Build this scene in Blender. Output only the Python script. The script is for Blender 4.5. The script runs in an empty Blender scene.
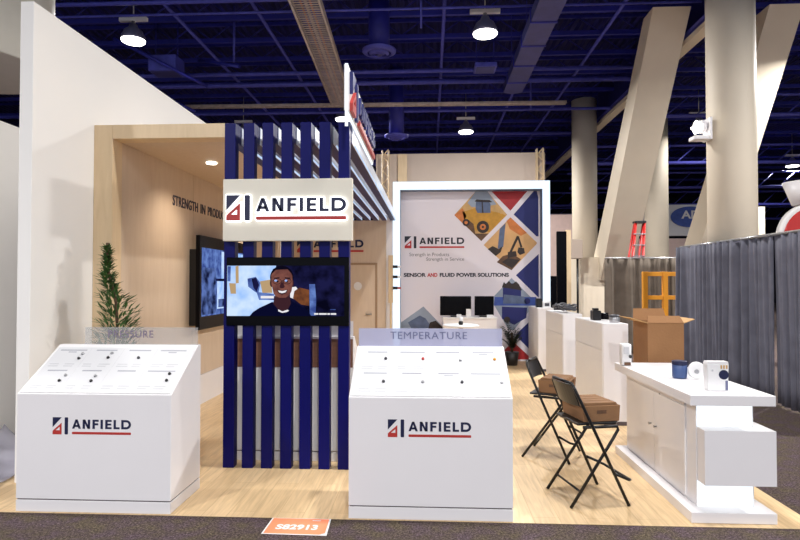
import bpy, bmesh, math, random
from mathutils import Vector, Matrix
random.seed(7)
PI = math.pi
C = bpy.context.scene.collection
scene = bpy.context.scene

# ------------------------------------------------------------------ materials
def lin(c):
    return tuple((x/255/12.92) if x/255 <= .04045 else ((x/255+.055)/1.055)**2.4 for x in c)

def mat(name, rgb, rough=.5, metal=0., var=.06, scale=6., bump=0., emit=None, estr=0., spec=.5, bscale=None, coat=0.):
    m = bpy.data.materials.new(name); m.use_nodes = True
    nt = m.node_tree; N = nt.nodes; L = nt.links
    b = N['Principled BSDF']
    col = lin(rgb)
    b.inputs['Roughness'].default_value = rough
    b.inputs['Metallic'].default_value = metal
    b.inputs['Specular IOR Level'].default_value = spec
    b.inputs['Coat Weight'].default_value = coat
    tc = N.new('ShaderNodeTexCoord')
    nz = N.new('ShaderNodeTexNoise'); nz.inputs['Scale'].default_value = scale; nz.inputs['Detail'].default_value = 4
    L.new(tc.outputs['Object'], nz.inputs['Vector'])
    rp = N.new('ShaderNodeValToRGB')
    rp.color_ramp.elements[0].position = .3; rp.color_ramp.elements[1].position = .7
    rp.color_ramp.elements[0].color = tuple(max(0, x*(1-var)) for x in col)+(1,)
    rp.color_ramp.elements[1].color = tuple(min(1, x*(1+var)) for x in col)+(1,)
    L.new(nz.outputs['Fac'], rp.inputs['Fac']); L.new(rp.outputs['Color'], b.inputs['Base Color'])
    if bump:
        n2 = N.new('ShaderNodeTexNoise'); n2.inputs['Scale'].default_value = bscale or scale*8; n2.inputs['Detail'].default_value = 3
        L.new(tc.outputs['Object'], n2.inputs['Vector'])
        bp = N.new('ShaderNodeBump'); bp.inputs['Strength'].default_value = bump; bp.inputs['Distance'].default_value = .02
        L.new(n2.outputs['Fac'], bp.inputs['Height']); L.new(bp.outputs['Normal'], b.inputs['Normal'])
    if emit:
        b.inputs['Emission Color'].default_value = lin(emit)+(1,); b.inputs['Emission Strength'].default_value = estr
    return m

def wood_mat(name, c1, c2, rough=.45, scale=(1., 12., 12.)):
    m = bpy.data.materials.new(name); m.use_nodes = True
    nt = m.node_tree; N = nt.nodes; L = nt.links; b = N['Principled BSDF']
    tc = N.new('ShaderNodeTexCoord'); mp = N.new('ShaderNodeMapping'); mp.inputs['Scale'].default_value = scale
    nz = N.new('ShaderNodeTexNoise'); nz.inputs['Scale'].default_value = 2.2; nz.inputs['Detail'].default_value = 6; nz.inputs['Distortion'].default_value = .6
    rp = N.new('ShaderNodeValToRGB')
    rp.color_ramp.elements[0].color = lin(c1)+(1,); rp.color_ramp.elements[1].color = lin(c2)+(1,)
    rp.color_ramp.elements[0].position = .3; rp.color_ramp.elements[1].position = .7
    L.new(tc.outputs['Object'], mp.inputs['Vector']); L.new(mp.outputs['Vector'], nz.inputs['Vector'])
    L.new(nz.outputs['Fac'], rp.inputs['Fac']); L.new(rp.outputs['Color'], b.inputs['Base Color'])
    b.inputs['Roughness'].default_value = rough
    return m

def plank_mat(name, c1, c2, mortar):
    m = bpy.data.materials.new(name); m.use_nodes = True
    nt = m.node_tree; N = nt.nodes; L = nt.links; b = N['Principled BSDF']
    tc = N.new('ShaderNodeTexCoord'); mp = N.new('ShaderNodeMapping'); mp.inputs['Rotation'].default_value = (0, 0, PI/2)
    br = N.new('ShaderNodeTexBrick')
    br.inputs['Scale'].default_value = 1; br.inputs['Brick Width'].default_value = 1.25; br.inputs['Row Height'].default_value = .19
    br.inputs['Mortar Size'].default_value = .0025; br.inputs['Mortar Smooth'].default_value = .3
    br.inputs['Color1'].default_value = lin(c1)+(1,); br.inputs['Color2'].default_value = lin(c2)+(1,); br.inputs['Mortar'].default_value = lin(mortar)+(1,)
    L.new(tc.outputs['Object'], mp.inputs['Vector']); L.new(mp.outputs['Vector'], br.inputs['Vector'])
    m2 = N.new('ShaderNodeMapping'); m2.inputs['Scale'].default_value = (16, 1.2, 1)
    nz = N.new('ShaderNodeTexNoise'); nz.inputs['Scale'].default_value = 2; nz.inputs['Detail'].default_value = 7; nz.inputs['Distortion'].default_value = .8
    L.new(tc.outputs['Object'], m2.inputs['Vector']); L.new(m2.outputs['Vector'], nz.inputs['Vector'])
    rp = N.new('ShaderNodeValToRGB'); rp.color_ramp.elements[0].color = (.74, .72, .69, 1); rp.color_ramp.elements[1].color = (1.1, 1.1, 1.1, 1)
    rp.color_ramp.elements[0].position = .3; rp.color_ramp.elements[1].position = .7
    L.new(nz.outputs['Fac'], rp.inputs['Fac'])
    mx = N.new('ShaderNodeMixRGB'); mx.blend_type = 'MULTIPLY'; mx.inputs['Fac'].default_value = .8
    L.new(br.outputs['Color'], mx.inputs['Color1']); L.new(rp.outputs['Color'], mx.inputs['Color2'])
    L.new(mx.outputs['Color'], b.inputs['Base Color'])
    b.inputs['Roughness'].default_value = .42
    return m

def carpet_mat(name):
    m = bpy.data.materials.new(name); m.use_nodes = True
    nt = m.node_tree; N = nt.nodes; L = nt.links; b = N['Principled BSDF']
    tc = N.new('ShaderNodeTexCoord')
    v = N.new('ShaderNodeTexNoise'); v.inputs['Scale'].default_value = 60; v.inputs['Detail'].default_value = 4; v.inputs['Roughness'].default_value = .9
    L.new(tc.outputs['Object'], v.inputs['Vector'])
    rp = N.new('ShaderNodeValToRGB'); cr = rp.color_ramp
    cr.elements[0].position = .3; cr.elements[0].color = lin((34, 28, 30))+(1,)
    cr.elements[1].position = .72; cr.elements[1].color = lin((158, 146, 142))+(1,)
    e = cr.elements.new(.5); e.color = lin((84, 76, 73))+(1,)
    L.new(v.outputs['Fac'], rp.inputs['Fac'])
    n2 = N.new('ShaderNodeTexNoise'); n2.inputs['Scale'].default_value = 7; n2.inputs['Detail'].default_value = 4
    L.new(tc.outputs['Object'], n2.inputs['Vector'])
    r2 = N.new('ShaderNodeValToRGB'); c2 = r2.color_ramp
    c2.elements[0].position = .36; c2.elements[0].color = (.9, .86, .64, 1)
    c2.elements[1].position = .64; c2.elements[1].color = (.86, .74, .9, 1)
    e = c2.elements.new(.5); e.color = (.8, .72, .7, 1)
    L.new(n2.outputs['Fac'], r2.inputs['Fac'])
    mx = N.new('ShaderNodeMixRGB'); mx.blend_type = 'MULTIPLY'; mx.inputs['Fac'].default_value = 1
    L.new(rp.outputs['Color'], mx.inputs['Color1']); L.new(r2.outputs['Color'], mx.inputs['Color2'])
    L.new(mx.outputs['Color'], b.inputs['Base Color'])
    b.inputs['Roughness'].default_value = .95; b.inputs['Specular IOR Level'].default_value = .1
    bp = N.new('ShaderNodeBump'); bp.inputs['Strength'].default_value = .6; bp.inputs['Distance'].default_value = .01
    L.new(v.outputs['Fac'], bp.inputs['Height']); L.new(bp.outputs['Normal'], b.inputs['Normal'])
    return m

def deck_mat(name):
    m = mat(name, (12, 12, 98), .8, var=.35, scale=.8)
    nt = m.node_tree; N = nt.nodes; L = nt.links; b = N['Principled BSDF']
    tc = N.new('ShaderNodeTexCoord'); w = N.new('ShaderNodeTexWave'); w.wave_type = 'BANDS'; w.bands_direction = 'X'
    w.inputs['Scale'].default_value = 1.4
    L.new(tc.outputs['Object'], w.inputs['Vector'])
    bp = N.new('ShaderNodeBump'); bp.inputs['Strength'].default_value = 1; bp.inputs['Distance'].default_value = .12
    L.new(w.outputs['Fac'], bp.inputs['Height']); L.new(bp.outputs['Normal'], b.inputs['Normal'])
    return m

def acrylic_mat(name, rgb, fac, rough=.25):
    m = bpy.data.materials.new(name); m.use_nodes = True
    nt = m.node_tree; N = nt.nodes; L = nt.links
    b = N['Principled BSDF']; b.inputs['Base Color'].default_value = lin(rgb)+(1,); b.inputs['Roughness'].default_value = rough
    tr = N.new('ShaderNodeBsdfTransparent'); tr.inputs['Color'].default_value = (.93, .95, .97, 1)
    mx = N.new('ShaderNodeMixShader')
    tc = N.new('ShaderNodeTexCoord'); nz = N.new('ShaderNodeTexNoise'); nz.inputs['Scale'].default_value = 3
    L.new(tc.outputs['Object'], nz.inputs['Vector'])
    mr = N.new('ShaderNodeMapRange'); mr.inputs['To Min'].default_value = fac-.04; mr.inputs['To Max'].default_value = fac+.04
    L.new(nz.outputs['Fac'], mr.inputs['Value']); L.new(mr.outputs['Result'], mx.inputs['Fac'])
    L.new(tr.outputs[0], mx.inputs[1]); L.new(b.outputs[0], mx.inputs[2])
    L.new(mx.outputs[0], N['Material Output'].inputs['Surface'])
    return m

def emit_mat(name, rgb, s, var=.0, scale=8., rgb2=None):
    m = bpy.data.materials.new(name); m.use_nodes = True
    nt = m.node_tree; N = nt.nodes; L = nt.links
    N.remove(N['Principled BSDF'])
    e = N.new('ShaderNodeEmission'); e.inputs['Strength'].default_value = s
    if rgb2:
        tc = N.new('ShaderNodeTexCoord'); nz = N.new('ShaderNodeTexNoise'); nz.inputs['Scale'].default_value = scale; nz.inputs['Detail'].default_value = 5
        rp = N.new('ShaderNodeValToRGB'); rp.color_ramp.elements[0].position = .38; rp.color_ramp.elements[1].position = .62
        rp.color_ramp.elements[0].color = lin(rgb)+(1,); rp.color_ramp.elements[1].color = lin(rgb2)+(1,)
        L.new(tc.outputs['Object'], nz.inputs['Vector']); L.new(nz.outputs['Fac'], rp.inputs['Fac']); L.new(rp.outputs['Color'], e.inputs['Color'])
    else:
        e.inputs['Color'].default_value = lin(rgb)+(1,)
    L.new(e.outputs[0], N['Material Output'].inputs['Surface'])
    return m

M = {}
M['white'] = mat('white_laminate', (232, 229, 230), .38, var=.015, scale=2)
M['white2'] = mat('white_board', (230, 229, 229), .45, var=.01)
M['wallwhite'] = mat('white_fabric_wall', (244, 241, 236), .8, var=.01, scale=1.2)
M['cream'] = mat('cream_sign_face', (228, 222, 205), .5, var=.015)
M['tan'] = wood_mat('tan_laminate', (214, 188, 150), (223, 198, 160), .5, (8, 8, 1))
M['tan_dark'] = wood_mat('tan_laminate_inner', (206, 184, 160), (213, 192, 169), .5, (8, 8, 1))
M['navy'] = mat('navy_gloss', (1, 3, 88), .4, var=.05, spec=.18)
M['navyp'] = mat('navy_print', (14, 22, 62), .45)
M['redp'] = mat('red_print', (178, 48, 42), .45)
M['floorwood'] = plank_mat('oak_planks', (230, 200, 156), (224, 193, 148), (204, 172, 128))
M['carpet'] = carpet_mat('speckled_carpet')
M['deck'] = deck_mat('navy_steel_deck')
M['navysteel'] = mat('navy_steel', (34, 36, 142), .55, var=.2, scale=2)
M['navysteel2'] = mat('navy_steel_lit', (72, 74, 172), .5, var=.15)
M['duct'] = mat('duct_steel', (60, 60, 124), .5, metal=.1, var=.15, scale=3)
M['tray'] = mat('tray_galvanised', (206, 190, 180), .5, metal=.1, var=.15)
M['darkwall'] = mat('dark_hall_wall', (10, 10, 34), .9, var=.3, scale=.5)
M['column'] = mat('beige_column', (220, 207, 186), .6, var=.03, scale=1.5)
M['beigewall'] = mat('beige_fabric', (196, 180, 166), .8, var=.04, scale=1.5)
M['pinkwall'] = mat('pale_pink_wall', (214, 188, 180), .8, var=.04)
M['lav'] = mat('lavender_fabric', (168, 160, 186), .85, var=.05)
M['drape'] = mat('grey_drape', (100, 100, 112), .75, var=.16, scale=4, spec=.3)
M['drape2'] = mat('brown_drape', (106, 96, 86), .85, var=.22, scale=3, spec=.2)
M['black'] = mat('black_plastic', (14, 14, 16), .35, var=.2)
M['blackmetal'] = mat('black_metal', (20, 20, 22), .35, metal=.3, var=.1)
M['blackglass'] = mat('black_glass', (4, 4, 8), .25, var=.1, spec=.1)
M['darkgrey'] = mat('dark_grey_plastic', (62, 62, 68), .5, var=.2, scale=20)
M['steel'] = mat('brushed_steel', (170, 170, 172), .3, metal=.8, var=.08)
M['lampgrey'] = mat('lamp_grey', (120, 120, 150), .4, metal=.3)
M['card'] = mat('cardboard', (148, 106, 68), .85, var=.05, scale=5, bump=.1)
M['card2'] = mat('cardboard_tray', (132, 96, 64), .85, var=.07, scale=8, bump=.12)
M['cardin'] = mat('cardboard_inside', (190, 150, 100), .85, var=.05)
M['orange'] = mat('orange_paint', (226, 150, 36), .45, var=.05)
M['redpaint'] = mat('red_fibreglass', (190, 34, 30), .4, var=.06)
M['leaf'] = mat('conifer_leaf', (64, 98, 44), .55, var=.4, scale=14)
M['leaf2'] = mat('palm_leaf', (32, 42, 30), .5, var=.4, scale=14)
M['bark'] = mat('bark', (80, 60, 42), .9, var=.2, scale=20)
M['potwhite'] = mat('pot_ceramic', (200, 196, 190), .4)
M['potdark'] = mat('pot_dark', (34, 32, 34), .4)
M['soil'] = mat('soil', (46, 34, 26), .95, var=.3, scale=30)
M['line'] = mat('panel_print_grey', (196, 196, 199), .6)
M['linedark'] = mat('panel_print_slate', (160, 161, 170), .6)
M['cell'] = mat('panel_cell_white', (212, 212, 214), .5, var=.008)
M['gap'] = mat('shadow_gap_grey', (88, 78, 82), .7)
M['acrlav'] = acrylic_mat('frosted_acrylic', (196, 198, 226), .62)
M['acrclr'] = acrylic_mat('clear_acrylic', (214, 210, 206), .26)
M['lettergrey'] = mat('letter_slate', (104, 108, 140), .5)
M['letterlav'] = mat('letter_violet', (124, 112, 134), .5)
M['lens'] = emit_mat('lamp_lens', (255, 252, 240), 9.)
M['led'] = emit_mat('led_face', (222, 240, 255), 1.25)
M['ledwhite'] = emit_mat('led_white', (240, 248, 255), 1.15)
M['halo'] = emit_mat('halo_acrylic', (250, 252, 255), 2.6)
M['strip'] = emit_mat('light_strip', (196, 220, 255), .95)
M['brownpanel'] = wood_mat('brown_panel', (120, 82, 66), (136, 94, 76), .5)
M['sidepale'] = mat('pale_blue_panel', (226, 234, 248), .3, var=.03)
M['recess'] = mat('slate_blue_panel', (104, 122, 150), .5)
M['graphic'] = mat('printed_wall_white', (232, 223, 228), .6, var=.015, scale=1)
M['g_navy'] = mat('print_navy', (22, 30, 104), .5)
M['g_red'] = mat('print_red', (168, 30, 34), .5)
M['g_grey'] = mat('print_grey', (176, 164, 168), .5)
M['g_text'] = mat('print_text_dark', (28, 28, 44), .5)
M['g_textr'] = mat('print_text_red', (190, 40, 40), .5)
M['g_textl'] = mat('print_text_grey', (112, 104, 108), .5)
M['g_sky'] = mat('print_sky', (150, 160, 176), .6, var=.1, scale=3)
M['g_sand'] = mat('print_sand', (206, 164, 104), .6, var=.2, scale=5)
M['g_sand2'] = mat('print_dusk', (216, 168, 112), .6, var=.14, scale=3)
M['g_orange'] = mat('print_orange', (206, 120, 58), .6, var=.2, scale=6)
M['g_yellow'] = mat('print_yellow', (196, 142, 40), .5, var=.15, scale=9)
M['g_dark'] = mat('print_dark', (48, 36, 32), .6, var=.3, scale=9)
M['g_brown'] = mat('print_brown', (96, 66, 44), .6, var=.3, scale=9)
M['g_blue'] = mat('print_blue', (58, 84, 164), .5, var=.2, scale=6)
M['g_glass'] = mat('print_cab_glass', (90, 104, 134), .5, var=.2, scale=9)
M['s_bright'] = emit_mat('screen_bright', (150, 190, 250), .95, rgb2=(205, 226, 255), scale=5)
M['s_dark'] = emit_mat('screen_dark', (8, 8, 28), .8, rgb2=(30, 30, 74), scale=7)
M['s_mid'] = emit_mat('screen_mid', (60, 80, 150), .8, rgb2=(110, 140, 210), scale=9)
M['s_skin'] = emit_mat('screen_skin', (104, 62, 60), .75, rgb2=(140, 88, 78), scale=14)
M['s_skin2'] = emit_mat('screen_skin_shade', (66, 38, 46), .75)
M['s_hair'] = emit_mat('screen_hair', (16, 12, 30), .7)
M['s_shirt'] = emit_mat('screen_shirt', (10, 12, 44), .8)
M['s_white'] = emit_mat('screen_white', (238, 236, 240), .9)
M['s_blueg'] = emit_mat('screen_glasses', (150, 180, 236), .9)
M['s_brown'] = emit_mat('screen_brown', (96, 56, 40), .8, rgb2=(140, 84, 50), scale=12)
M['s_tan'] = emit_mat('screen_tan', (190, 160, 120), .85)
M['s_spot'] = emit_mat('screen_mottled', (20, 24, 60), .75, rgb2=(104, 130, 200), scale=6)
M['sticker'] = mat('sticker_orange', (252, 146, 104), .5, var=.03)
M['navyitem'] = mat('navy_plastic', (58, 80, 128), .35)
M['plastic'] = acrylic_mat('plastic_film', (226, 222, 236), .45, .3)
M['seam'] = mat('seam_brown', (160, 132, 104), .7)

# ------------------------------------------------------------------ mesh builder
class MB:
    def __init__(s):
        s.v = []; s.f = []; s.m = []; s.sm = []
    def add(s, vs, fs, mi=0, smooth=False):
        n = len(s.v); s.v += [tuple(p) for p in vs]
        for f in fs:
            s.f.append(tuple(n+i for i in f)); s.m.append(mi); s.sm.append(smooth)
        return s
    def box(s, x0, x1, y0, y1, z0, z1, mi=0):
        v = [(x0, y0, z0), (x1, y0, z0), (x1, y1, z0), (x0, y1, z0), (x0, y0, z1), (x1, y0, z1), (x1, y1, z1), (x0, y1, z1)]
        return s.add(v, [(0, 3, 2, 1), (4, 5, 6, 7), (0, 1, 5, 4), (1, 2, 6, 5), (2, 3, 7, 6), (3, 0, 4, 7)], mi)
    def prism(s, poly, axis, a, b, mi=0):
        """poly 2D extruded along an axis: 'y' poly=(x,z), 'x' poly=(y,z), 'z' poly=(x,y)"""
        n = len(poly)
        def p(q, t): return (q[0], t, q[1]) if axis == 'y' else (t, q[0], q[1]) if axis == 'x' else (q[0], q[1], t)
        vs = [p(q, a) for q in poly]+[p(q, b) for q in poly]
        fs = [tuple(range(n)), tuple(range(2*n-1, n-1, -1))]+[(i, i+n, (i+1) % n+n, (i+1) % n) for i in range(n)]
        return s.add(vs, fs, mi)
    def poly3(s, pts, mi=0): return s.add(pts, [tuple(range(len(pts)))], mi)
    def lathe(s, prof, c=(0, 0, 0), n=24, mi=0, smooth=True, axis='z', caps=True):
        vs = []; fs = []
        for r, z in prof:
            for i in range(n):
                a = 2*PI*i/n; q = (r*math.cos(a), r*math.sin(a), z)
                if axis == 'x': q = (q[2], q[0], q[1])
                if axis == 'y': q = (q[0], q[2], q[1])
                vs.append((c[0]+q[0], c[1]+q[1], c[2]+q[2]))
        k = len(prof)
        for j in range(k-1):
            for i in range(n):
                fs.append((j*n+i, j*n+(i+1) % n, (j+1)*n+(i+1) % n, (j+1)*n+i))
        s.add(vs, fs, mi, smooth)
        if caps:
            b = len(s.v)-len(vs)
            s.f.append(tuple(b+i for i in range(n-1, -1, -1))); s.m.append(mi); s.sm.append(False)
            s.f.append(tuple(b+(k-1)*n+i for i in range(n))); s.m.append(mi); s.sm.append(False)
        return s
    def cyl(s, c, r, h, n=24, mi=0, axis='z'): return s.lathe([(r, 0), (r, h)], c, n, mi, True, axis)
    def ball(s, c, r, n=14, mi=0, sc=(1, 1, 1)):
        vs = []; fs = []; k = max(6, n//2)
        for j in range(k+1):
            t = PI*j/k
            for i in range(n):
                a = 2*PI*i/n
                vs.append((c[0]+sc[0]*r*math.sin(t)*math.cos(a), c[1]+sc[1]*r*math.sin(t)*math.sin(a), c[2]+sc[2]*r*math.cos(t)))
        for j in range(k):
            for i in range(n): fs.append((j*n+i, (j+1)*n+i, (j+1)*n+(i+1) % n, j*n+(i+1) % n))
        return s.add(vs, fs, mi, True)
    def tube(s, pts, r, n=8, mi=0, close=False):
        P = [Vector(p) for p in pts]; vs = []; fs = []; u = None; k = len(P)
        for i, p in enumerate(P):
            if close: d = (P[(i+1) % k]-P[i-1]).normalized()
            else: d = ((P[min(i+1, k-1)]-P[max(i-1, 0)])).normalized()
            if u is None:
                u = d.cross(Vector((0, 0, 1)));
                if u.length < .05: u = d.cross(Vector((1, 0, 0)))
                u.normalize()
            else:
                u = (u-d*u.dot(d)).normalized()
            w = d.cross(u)
            for j in range(n):
                a = 2*PI*j/n; q = p+u*(r*math.cos(a))+w*(r*math.sin(a)); vs.append(tuple(q))
        for i in range(k if close else k-1):
            i2 = (i+1) % k
            for j in range(n): fs.append((i*n+j, i2*n+j, i2*n+(j+1) % n, i*n+(j+1) % n))
        if not close:
            fs.append(tuple(range(n-1, -1, -1))); fs.append(tuple((k-1)*n+j for j in range(n)))
        return s.add(vs, fs, mi, True)
    def xf(s, mtx):
        s.v = [tuple(mtx @ Vector(p)) for p in s.v]; return s
    def merge(s, o, mi_off=0):
        n = len(s.v); s.v += o.v
        for f, m, q in zip(o.f, o.m, o.sm): s.f.append(tuple(n+i for i in f)); s.m.append(m+mi_off); s.sm.append(q)
        return s
    def build(s, name, mats, parent=None, world=True, bevel=0, seg=2):
        vs = s.v
        if parent is not None and world:
            o = wpos(parent); vs = [(p[0]-o.x, p[1]-o.y, p[2]-o.z) for p in vs]
        me = bpy.data.meshes.new(name); me.from_pydata(vs, [], s.f)
        for q in (mats if isinstance(mats, (list, tuple)) else [mats]): me.materials.append(q)
        for p, m, q in zip(me.polygons, s.m, s.sm): p.material_index = m; p.use_smooth = q
        bm = bmesh.new(); bm.from_mesh(me); bmesh.ops.recalc_face_normals(bm, faces=bm.faces); bm.to_mesh(me); bm.free()
        ob = bpy.data.objects.new(name, me); C.objects.link(ob)
        if parent is not None: ob.parent = parent
        if bevel:
            b = ob.modifiers.new('bevel', 'BEVEL'); b.width = bevel; b.segments = seg; b.limit_method = 'ANGLE'; b.angle_limit = .7
        return ob

def wpos(o):
    p = Vector((0, 0, 0))
    while o is not None: p += o.location; o = o.parent
    return p
def thing(name, label, cat, loc=(0, 0, 0), rz=0, group=None):
    o = bpy.data.objects.new(name, None); C.objects.link(o); o.empty_display_size = .1
    o.location = loc; o.rotation_euler = (0, 0, rz)
    o['label'] = label; o['category'] = cat
    if group: o['group'] = group
    return o
def tag(o, label, cat, group=None):
    o['label'] = label; o['category'] = cat
    if group: o['group'] = group
    return o
def struct(o, label=None, cat=None):
    o['kind'] = 'structure'
    if label: o['label'] = label; o['category'] = cat
    return o
def dup(root, loc, rz=0, label=None, group=None):
    r = root.copy(); C.objects.link(r); r.location = loc; r.rotation_euler = (0, 0, rz)
    if label: r['label'] = label
    if group: r['group'] = group
    for ch in list(root.children):
        c = ch.copy(); C.objects.link(c); c.parent = r
        for g in ch.children:
            d = g.copy(); C.objects.link(d); d.parent = c
    return r
def bx(name, m, b, parent=None, bevel=0, world=True):
    return MB().box(*b).build(name, m, parent, world, bevel)

# ---- lettering
def text_geo(s, bold=0., spacing=1.):
    cu = bpy.data.curves.new('lettering', 'FONT'); cu.body = s; cu.size = 1; cu.offset = bold; cu.space_character = spacing
    ob = bpy.data.objects.new('lettering', cu); C.objects.link(ob)
    dg = bpy.context.evaluated_depsgraph_get(); ev = ob.evaluated_get(dg); me = ev.to_mesh()
    v = [(p.co.x, p.co.y) for p in me.vertices]; f = [tuple(p.vertices) for p in me.polygons]
    ev.to_mesh_clear(); bpy.data.objects.remove(ob); bpy.data.curves.remove(cu)
    x0 = min(p[0] for p in v); x1 = max(p[0] for p in v); y0 = min(p[1] for p in v); y1 = max(p[1] for p in v)
    return [((p[0]-x0)/(x1-x0), (p[1]-y0)/(y1-y0)) for p in v], f, (x1-x0)/(y1-y0)
def text_on(mb, s, org, xd, yd, w, h, mi=0, bold=0., lift=.0, depth=0., spacing=1.):
    """flat (or raised) lettering; org = lower left corner, xd / yd unit vectors, w x h size"""
    v, f, _ = text_geo(s, bold, spacing)
    O = Vector(org); X = Vector(xd); Y = Vector(yd); Nn = X.cross(Y)
    vs = [tuple(O+X*(p[0]*w)+Y*(p[1]*h)+Nn*(lift+depth)) for p in v]
    mb.add(vs, f, mi)
    if depth:
        from collections import Counter
        ec = Counter()
        for q in f:
            for i in range(len(q)): ec[frozenset((q[i], q[(i+1) % len(q)]))] += 1
        base = [tuple(Vector(p)-Nn*depth) for p in vs]
        fs = []
        for e, c in ec.items():
            if c == 1:
                a, b = tuple(e); fs.append((a, b, b+len(vs), a+len(vs)))
        mb.add(vs+base, fs, mi)
    return mb

def arc(cx, cy, rx, ry, a0, a1, n):
    return [(cx+rx*math.cos(a0+(a1-a0)*i/n), cy+ry*math.sin(a0+(a1-a0)*i/n)) for i in range(n+1)]
def logo_polys(grow=0.):
    """company mark and lettering, height 1, width 4.73: [(polygon, colour)], colour 0 navy, 1 red. Convex pieces."""
    g = grow; out = []
    def P(pts, c):
        if g:
            cx = sum(p[0] for p in pts)/len(pts); cy = sum(p[1] for p in pts)/len(pts)
            q = []
            n = len(pts)
            area = sum(pts[i][0]*pts[(i+1) % n][1]-pts[(i+1) % n][0]*pts[i][1] for i in range(n))
            sg = 1 if area > 0 else -1
            for i in range(n):
                a, b, d = Vector(pts[i-1]), Vector(pts[i]), Vector(pts[(i+1) % n])
                e1 = (b-a).normalized(); e2 = (d-b).normalized()
                n1 = Vector((e1.y, -e1.x))*sg; n2 = Vector((e2.y, -e2.x))*sg
                k = n1+n2
                if k.length < 1e-6: k = n1
                k = k.normalized()*min(g/max(.35, k.normalized().dot(n1)), g*2)
                q.append((b.x+k.x, b.y+k.y))
            pts = q
        out.append((pts, c))
    P([(0, 1), (.54, 1), (0, .42)], 0)
    P([(0, 0), (.54, 0), (.54, .24), (.04, .24), (0, .19)], 1)
    P([(.04, .24), (.17, .24), (.54, .54), (.54, .68)], 1)
    P([(.43, .24), (.54, .24), (.54, .54), (.43, .45)], 1)
    P([(.73, .03), (.76, 0), (.90, 0), (.93, .03), (.93, .97), (.90, 1), (.76, 1), (.73, .97)], 0)
    P([(1.18, .04), (1.21, .02), (4.70, .02), (4.73, .04), (4.73, .14), (4.70, .16), (1.21, .16), (1.18, .14)], 1)
    y0, H, t = .345, .535, .138
    x = 1.18; gap = .145
    def R(a, b, c, d): P([(x+a, y0+b*H), (x+c, y0+b*H), (x+c, y0+d*H), (x+a, y0+d*H)], 0)
    # A
    w = .53
    P([(x, y0), (x+.135, y0), (x+w/2+.055, y0+H), (x+w/2-.065, y0+H)], 0)
    P([(x+w-.135, y0), (x+w, y0), (x+w/2+.065, y0+H), (x+w/2-.055, y0+H)], 0)
    R(.12, .19, .41, .40); x += w+gap*.75
    # N
    w = .45
    R(0, 0, t, 1); R(w-t, 0, w, 1)
    P([(x+t*.2, y0+H), (x+t*1.1, y0+H), (x+w-t*.2, y0), (x+w-t*1.1, y0)], 0); x += w+gap
    # F
    w = .37
    R(0, 0, t, 1); R(t, .79, w, 1); R(t, .40, w*.92, .61); x += w+gap*.8
    R(0, 0, t, 1); x += t+gap
    # E
    w = .38
    R(0, 0, t, 1); R(t, .79, w, 1); R(t, .40, w*.94, .60); R(t, 0, w, .21); x += w+gap*.85
    # L
    w = .36
    R(0, 0, t, 1); R(t, 0, w, .21); x += w+gap*.7
    # D
    w = 4.73-x
    R(0, 0, t, 1)
    n = 10; cx = w-.29; cy = y0+H/2
    o = arc(x+cx, cy, w-cx, H/2, -PI/2, PI/2, n); i_ = arc(x+cx, cy, w-cx-t, H/2-t*.9, -PI/2, PI/2, n)
    for k in range(n): P([o[k], o[k+1], i_[k+1], i_[k]], 0)
    P([(x+t, y0), (x+cx, y0), (x+cx, y0+t*.9), (x+t, y0+t*.9)], 0); P([(x+t, y0+H-t*.9), (x+cx, y0+H-t*.9), (x+cx, y0+H), (x+t, y0+H)], 0)
    return out
def logo_on(mb, org, xd, yd, w, lift, depth, mats=(0, 1), grow=0., only=None, hh=None):
    O = Vector(org); X = Vector(xd); Y = Vector(yd); Nn = X.cross(Y); s = w/4.73; sy = (hh or s)
    for pts, c in logo_polys(grow):
        n = len(pts)
        top = [O+X*(p[0]*s)+Y*(p[1]*sy)+Nn*(lift+depth) for p in pts]; bot = [q-Nn*depth for q in top]
        mb.add(top+bot, [tuple(range(n)), tuple(range(2*n-1, n-1, -1))]+[(i, (i+1) % n, (i+1) % n+n, i+n) for i in range(n)], mats[c])
    return mb
XD, ZD = (1, 0, 0), (0, 0, 1)
WF = .003     # top of the booth floor

# ------------------------------------------------------------------ hall shell
struct(bx('floor', M['carpet'], (-45, 45, -12, 50, -.1, 0)))
struct(bx('floor_planks', M['floorwood'], (-3.75, 2.77, 4.27, 13.6, .0005, WF)), 'light oak plank flooring of the booth over the carpet', 'flooring')
struct(bx('ceiling', M['deck'], (-45, 45, -12, 50, 9.2, 9.3)))
struct(bx('wall_back', M['darkwall'], (-45, 45, 50, 50.2, 0, 9.3)))
struct(bx('wall_left', M['darkwall'], (-45.2, -45, -12, 50, 0, 9.3)))
struct(bx('wall_right', M['darkwall'], (45, 45.2, -12, 50, 0, 9.3)))

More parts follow.
